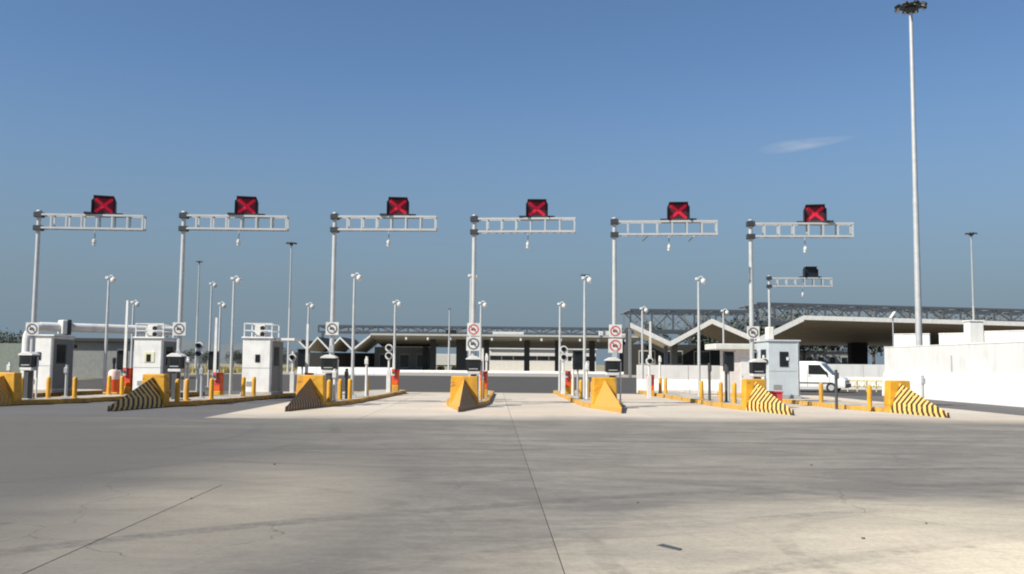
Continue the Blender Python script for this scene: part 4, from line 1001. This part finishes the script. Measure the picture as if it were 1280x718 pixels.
for px in (541, 577, 608, 658.5, 697, 740, 778):
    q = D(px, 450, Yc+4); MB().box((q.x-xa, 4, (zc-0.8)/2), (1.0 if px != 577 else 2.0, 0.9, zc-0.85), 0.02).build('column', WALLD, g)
for px in (508, 535, 563, 615, 651, 677, 701, 725, 748, 782):
    q = D(px, 425, Yc); MB().box((q.x-xa, -0.2, zc-0.75), (0.36, 0.34, 0.46), 0.06).build('flood_lamp', WHITE, g)
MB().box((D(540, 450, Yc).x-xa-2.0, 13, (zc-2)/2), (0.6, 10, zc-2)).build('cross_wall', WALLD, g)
# things on its roof
q0, q1 = D(616, 415, Yc), D(655, 415, Yc)
o = MB().box((0, 0, 0.25), (q1.x-q0.x, 0.5, 0.5), 0.05).build('roof_sign', WHITE, loc=((q0.x+q1.x)/2, Yc+0.6, zc+0.15)); tag(o, 'white bar standing on the long canopy right of the middle island', 'roof panel', 'white bars on the long canopy')
q0, q1 = D(749, 414, Yc), D(787, 414, Yc)
o = MB().box((0, 0, 0.4), (q1.x-q0.x, 0.5, 0.8), 0.05).build('roof_sign', WHITE, loc=((q0.x+q1.x)/2, Yc+0.6, zc+0.15)); tag(o, 'white bar on the long canopy behind the fifth gantry signs', 'roof panel', 'white bars on the long canopy')
q = D(564, 413, Yc+3)
o = MB().box((0, 0, 0.55), (1.9, 1.2, 1.1), 0.05).build('roof_unit', BLACK, loc=(q.x, Yc+3, zc-0.1)); tag(o, 'small black box on the long canopy beside a thin antenna', 'roof unit')
# white two-band building behind the long canopy
CREAM = paint('cream_wall', (0.74, 0.71, 0.64), 0.7)
g = thing('ribbon_window_building', 'white building with a dark window ribbon seen through the long canopy', 'building', (D(612, 450, 200).x, 200, -0.02))
W = D(745, 450, 200).x-D(612, 450, 200).x; H = D(680, 437, 200).z
MB().box((W/2, 4, H/2), (W, 8, H), 0.02).build('wall', CREAM, g)
n = 9
for k in range(n):
    w = MB().box((W*(k+0.5)/n, -0.02, H*0.61), (W/n*0.96, 0.08, H*0.20), 0.01).build('window', DGREY, g)
    MB().box((W*(k+0.5)/n, -0.065, H*0.61), (W/n*0.86, 0.02, H*0.15)).build('pane', GLASS, w)
MB().box((W/2, 3.9, H+0.1), (W+0.4, 8.6, 0.2), 0.02).build('roof', WALLW, g)
building('grey office block in the shade at the left of the long canopy', 468, 543, 434, 184, 6, WALLG, [(0.42, 0.58, 0.12, 0.72, GLASS), (0.70, 0.88, 0.12, 0.72, GLASS), (0.08, 0.3, 0.12, 0.72, GLASS)])
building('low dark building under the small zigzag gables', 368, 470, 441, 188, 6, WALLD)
# white trailer under the canopy
g = thing('box_trailer', 'white box trailer parked under the long canopy left of the middle island', 'trailer', (D(545, 455, 196).x, 196, -0.02))
Wt = D(571, 455, 196).x-D(545, 455, 196).x
MB().box((Wt/2, 1.2, 2.35), (Wt, 2.4, 2.3), 0.05).build('box', WHITE, g)
MB().box((Wt/2, 1.2, 1.1), (Wt*0.95, 1.6, 0.18)).build('chassis', BLACK, g)
for f in (0.15, 0.28, 0.85):
    for s in (0.15, 2.25): MB().tube((Wt*f, s-0.12, 0.5), (Wt*f, s+0.12, 0.5), 0.5, n=16).build('wheel', RUBBER, g)

# ------------------------------------------------------------------ roof trusses
def unit_bar(name, mat):
    me = MB().box((0, 0, 0), (1, 1, 1)).mesh(name); me.materials.append(mat); return me
BAR_D, BAR_L = unit_bar('bar', STEELD), unit_bar('bar', STEELL)
def bar(name, p, q, w, root, me):
    p, q = Vector(p), Vector(q); d = q-p
    o = bpy.data.objects.new(name, me); col.objects.link(o); o.parent = root
    o.location = (p+q)/2; o.rotation_mode = 'QUATERNION'; o.rotation_quaternion = d.to_track_quat('Z', 'Y'); o.scale = (w, w, d.length)
    return o
def truss(lab, x0, x1, Y, zb, zt, bay, rows, rowgap, w, z1b=None, z1t=None):
    g = thing('roof_truss', lab, 'truss', (x0, Y, 0))
    n = max(2, round((x1-x0)/bay)); st = (x1-x0)/n
    z1b = zb if z1b is None else z1b; z1t = zt if z1t is None else z1t
    def zB(x): return zb+(z1b-zb)*x/(x1-x0)
    def zT(x): return zt+(z1t-zt)*x/(x1-x0)
    L = x1-x0
    for r in range(rows):
        y = r*rowgap; me = BAR_D if r == 0 else BAR_L
        bar('top_chord', (0, y, zT(0)), (L, y, zT(L)), w*1.35, g, BAR_D); bar('bottom_chord', (0, y, zB(0)), (L, y, zB(L)), w*1.35, g, BAR_D)
        for k in range(n+1):
            if r % 2 == 0: bar('post', (k*st, y, zB(k*st)), (k*st, y, zT(k*st)), w*1.05, g, me)
            if k < n:
                a, b_ = (k*st, (k+1)*st) if (k+r) % 2 else ((k+1)*st, k*st)
                bar('brace', (a, y+0.01, zB(a)), (b_, y+0.01, zT(b_)), w*0.8, g, me)
    for k in range(0, n+1, 2):
        bar('tie', (k*st, 0, zT(k*st)), (k*st, (rows-1)*rowgap, zT(k*st)), w*0.7, g, BAR_L)
    # columns that carry the truss
    for xx in (0.0, L/2, L): bar('column', (xx, rowgap, -0.02), (xx, rowgap, zB(xx)), 0.5, g, BAR_D)
    return g
Yt = 158.0
def TX_(x): return D(x, 420, Yt).x
truss('open steel roof truss behind the folded canopy, from the left end to the gable', TX_(788), TX_(948), Yt, D(788, 413, Yt).z, D(840, 388, Yt).z, 3.4, 4, 4.0, 0.25)
truss('long dark steel truss above the tan canopy at the far right', TX_(948), TX_(1330), Yt+0.5, D(948, 402, Yt).z, D(948, 379, Yt).z, 2.9, 4, 4.0, 0.25, D(1330, 402, Yt).z, D(1330, 389, Yt).z)
truss('thin distant steel truss above the long canopy', D(398, 420, 205).x, D(788, 420, 205).x, 205, D(560, 416.5, 205).z, D(560, 409, 205).z, 3.2, 2, 5.0, 0.30)
# the part of the long canopy's truss that stands dark against the sky
# ------------------------------------------------------------------ trees
def tree(lab, x, y, H, rad, mat=LEAF, n=1500, seed=0, group='trees in the background'):
    rnd = random.Random(seed)
    g_ = thing('tree', lab, 'tree', (x, y, -0.03), 0, group)
    tr = MB(); tr.path([(0, 0, 0), (0.05*H*0.3, 0, H*0.25), (0.02*H, 0.02*H, H*0.5), (0, 0, H*0.8)], [0.035*H, 0.026*H, 0.018*H, 0.006*H], 8)
    cl = []
    for k in range(9):
        t = rnd.uniform(0, 6.28); rr = rad*rnd.uniform(0.25, 0.8); z = H*rnd.uniform(0.42, 0.92)
        rr *= 1.0-0.6*abs((z/H-0.6)/0.4)
        c = Vector((rr*math.cos(t), rr*math.sin(t), z)); cl.append((c, rad*rnd.uniform(0.32, 0.55)))
        tr.tube((0, 0, z*0.62), c, 0.012*H, 0.004*H, 5)
    tr.build('trunk', BARK, g_)
    vs, fs = [], []
    for k in range(n):
        c, r = rnd.choice(cl)
        d = Vector((rnd.gauss(0, 1), rnd.gauss(0, 1), rnd.gauss(0, 0.8))); d = d.normalized()*r*rnd.uniform(0.35, 1.08)**0.6
        p_ = c+d; s = rnd.uniform(0.10, 0.26)*H/6
        a = Vector((rnd.gauss(0, 1), rnd.gauss(0, 1), rnd.gauss(0, 1))).normalized()*s; b_ = a.orthogonal().normalized()*s*0.6
        i0 = len(vs); vs += [p_-a, p_+b_, p_+a, p_-b_]; fs.append((i0, i0+1, i0+2, i0+3))
    me = bpy.data.meshes.new('crown'); me.from_pydata([tuple(v_) for v_ in vs], [], fs); me.materials.append(mat)
    o = bpy.data.objects.new('crown', me); col.objects.link(o); o.parent = g_
T = [(3, 420, 118, 'dark tree over the boundary wall at the left edge'), (22, 421, 124, 'round tree over the boundary wall left of the white pipe'),
     (-14, 424, 115, 'tree just cut off by the left edge of the photo'),
     (292, 439, 230, 'small dark tree left of the third booth'), (306, 440, 236, 'low tree hidden partly by the third booth'), (352, 438, 225, 'small tree just right of the third booth'), (236, 438, 240, 'far tree behind the second ticket terminal'),
     (258, 441, 238, 'low far tree left of the black display box'),
     (893, 391, 186, 'tree showing through the steel truss above the gable'), (872, 396, 188, 'tree behind the left slope of the folded gable'), (915, 394, 184, 'tree behind the right slope of the folded gable'),
     (985, 384, 182, 'leafy tree above the sloping left edge of the tan canopy'), (1003, 385, 185, 'tree behind the peak of the tan canopy'), (965, 387, 188, 'tree beside the sixth gantry pole behind the truss'), (940, 393, 190, 'tree behind the canopy valley'),
     (1040, 388, 195, 'tree behind the long truss, left of the flood light'), (1090, 390, 198, 'tree behind the long truss at the flood light'), (1130, 391, 196, 'tree behind the long truss left of the tall mast'), (1180, 391, 192, 'tree behind the long truss right of the tall mast'), (1225, 392, 194, 'tree behind the long truss under the distant pale mast'), (1268, 393, 193, 'tree behind the long truss at the right edge'),
     (820, 400, 192, 'tree behind the left end of the folded canopy'), (1025, 436, 215, 'low tree seen under the tan canopy'), (1045, 438, 212, 'second low tree seen under the tan canopy, nearer the dark column')]
for k, (px, py, Y, lab) in enumerate(T):
    p = D(px, py, Y); tree(lab, p.x, Y, p.z*(0.9 if 8 <= k <= 21 else 1.0), p.z*0.42 if p.z > 5 else p.z*0.7, LEAFD, 1500, k+3)
# low distant hill and dry grass field at the left
bm = MB(); prev = None
N = 24; vs = []; fs = []
for k in range(N+1):
    x = -400+k*12; zz = 6+9*math.exp(-((x+190)/70)**2)+2.5*math.sin(k*1.3)
    vs += [(x, 620, -1), (x, 640, max(0.5, zz)), (x, 720, -1)]
for k in range(N):
    a = 3*k; fs += [(a, a+3, a+4, a+1), (a+1, a+4, a+5, a+2)]
MB().poly(vs, fs).build('hill', paint('far_hill', (0.11, 0.13, 0.14), 0.9, scale=0.05), None, True)['kind'] = 'structure'
rnd = random.Random(5); vs = []; fs = []
for k in range(9000):
    Y = rnd.uniform(125, 210); x = rnd.uniform(-90, -36); h_ = rnd.uniform(0.25, 0.7); a = rnd.uniform(0, 3.14); w = 0.09
    i0 = len(vs); vs += [(x-w*math.cos(a), Y-w*math.sin(a), -0.03), (x+w*math.cos(a), Y+w*math.sin(a), -0.03), (x+rnd.uniform(-.2, .2), Y+rnd.uniform(-.2, .2), h_)]; fs.append((i0, i0+1, i0+2))
me = bpy.data.meshes.new('dry_grass'); me.from_pydata(vs, [], fs); me.materials.append(GRASSD)
o = bpy.data.objects.new('dry_grass', me); col.objects.link(o); tag(o, 'yellow dry grass on the far left field', 'grass', None, 'stuff')

# ------------------------------------------------------------------ nothing floats: what stands beside an island stands on the paving
for o in list(col.objects):
    if o.parent is None and o.type == 'EMPTY' and 0.1 < o.location.z < 0.2:
        on = False
        for (x, y, a, L, w) in ISL:
            a = R(a); dx, dy = o.location.x-x, o.location.y-y
            s_ = dx*math.sin(a)+dy*math.cos(a); of_ = dx*math.cos(a)-dy*math.sin(a)
            if NOSE < s_ < L-0.1 and abs(of_) < w/2-0.02: on = True
        if not on:
            o.location.z = -0.012
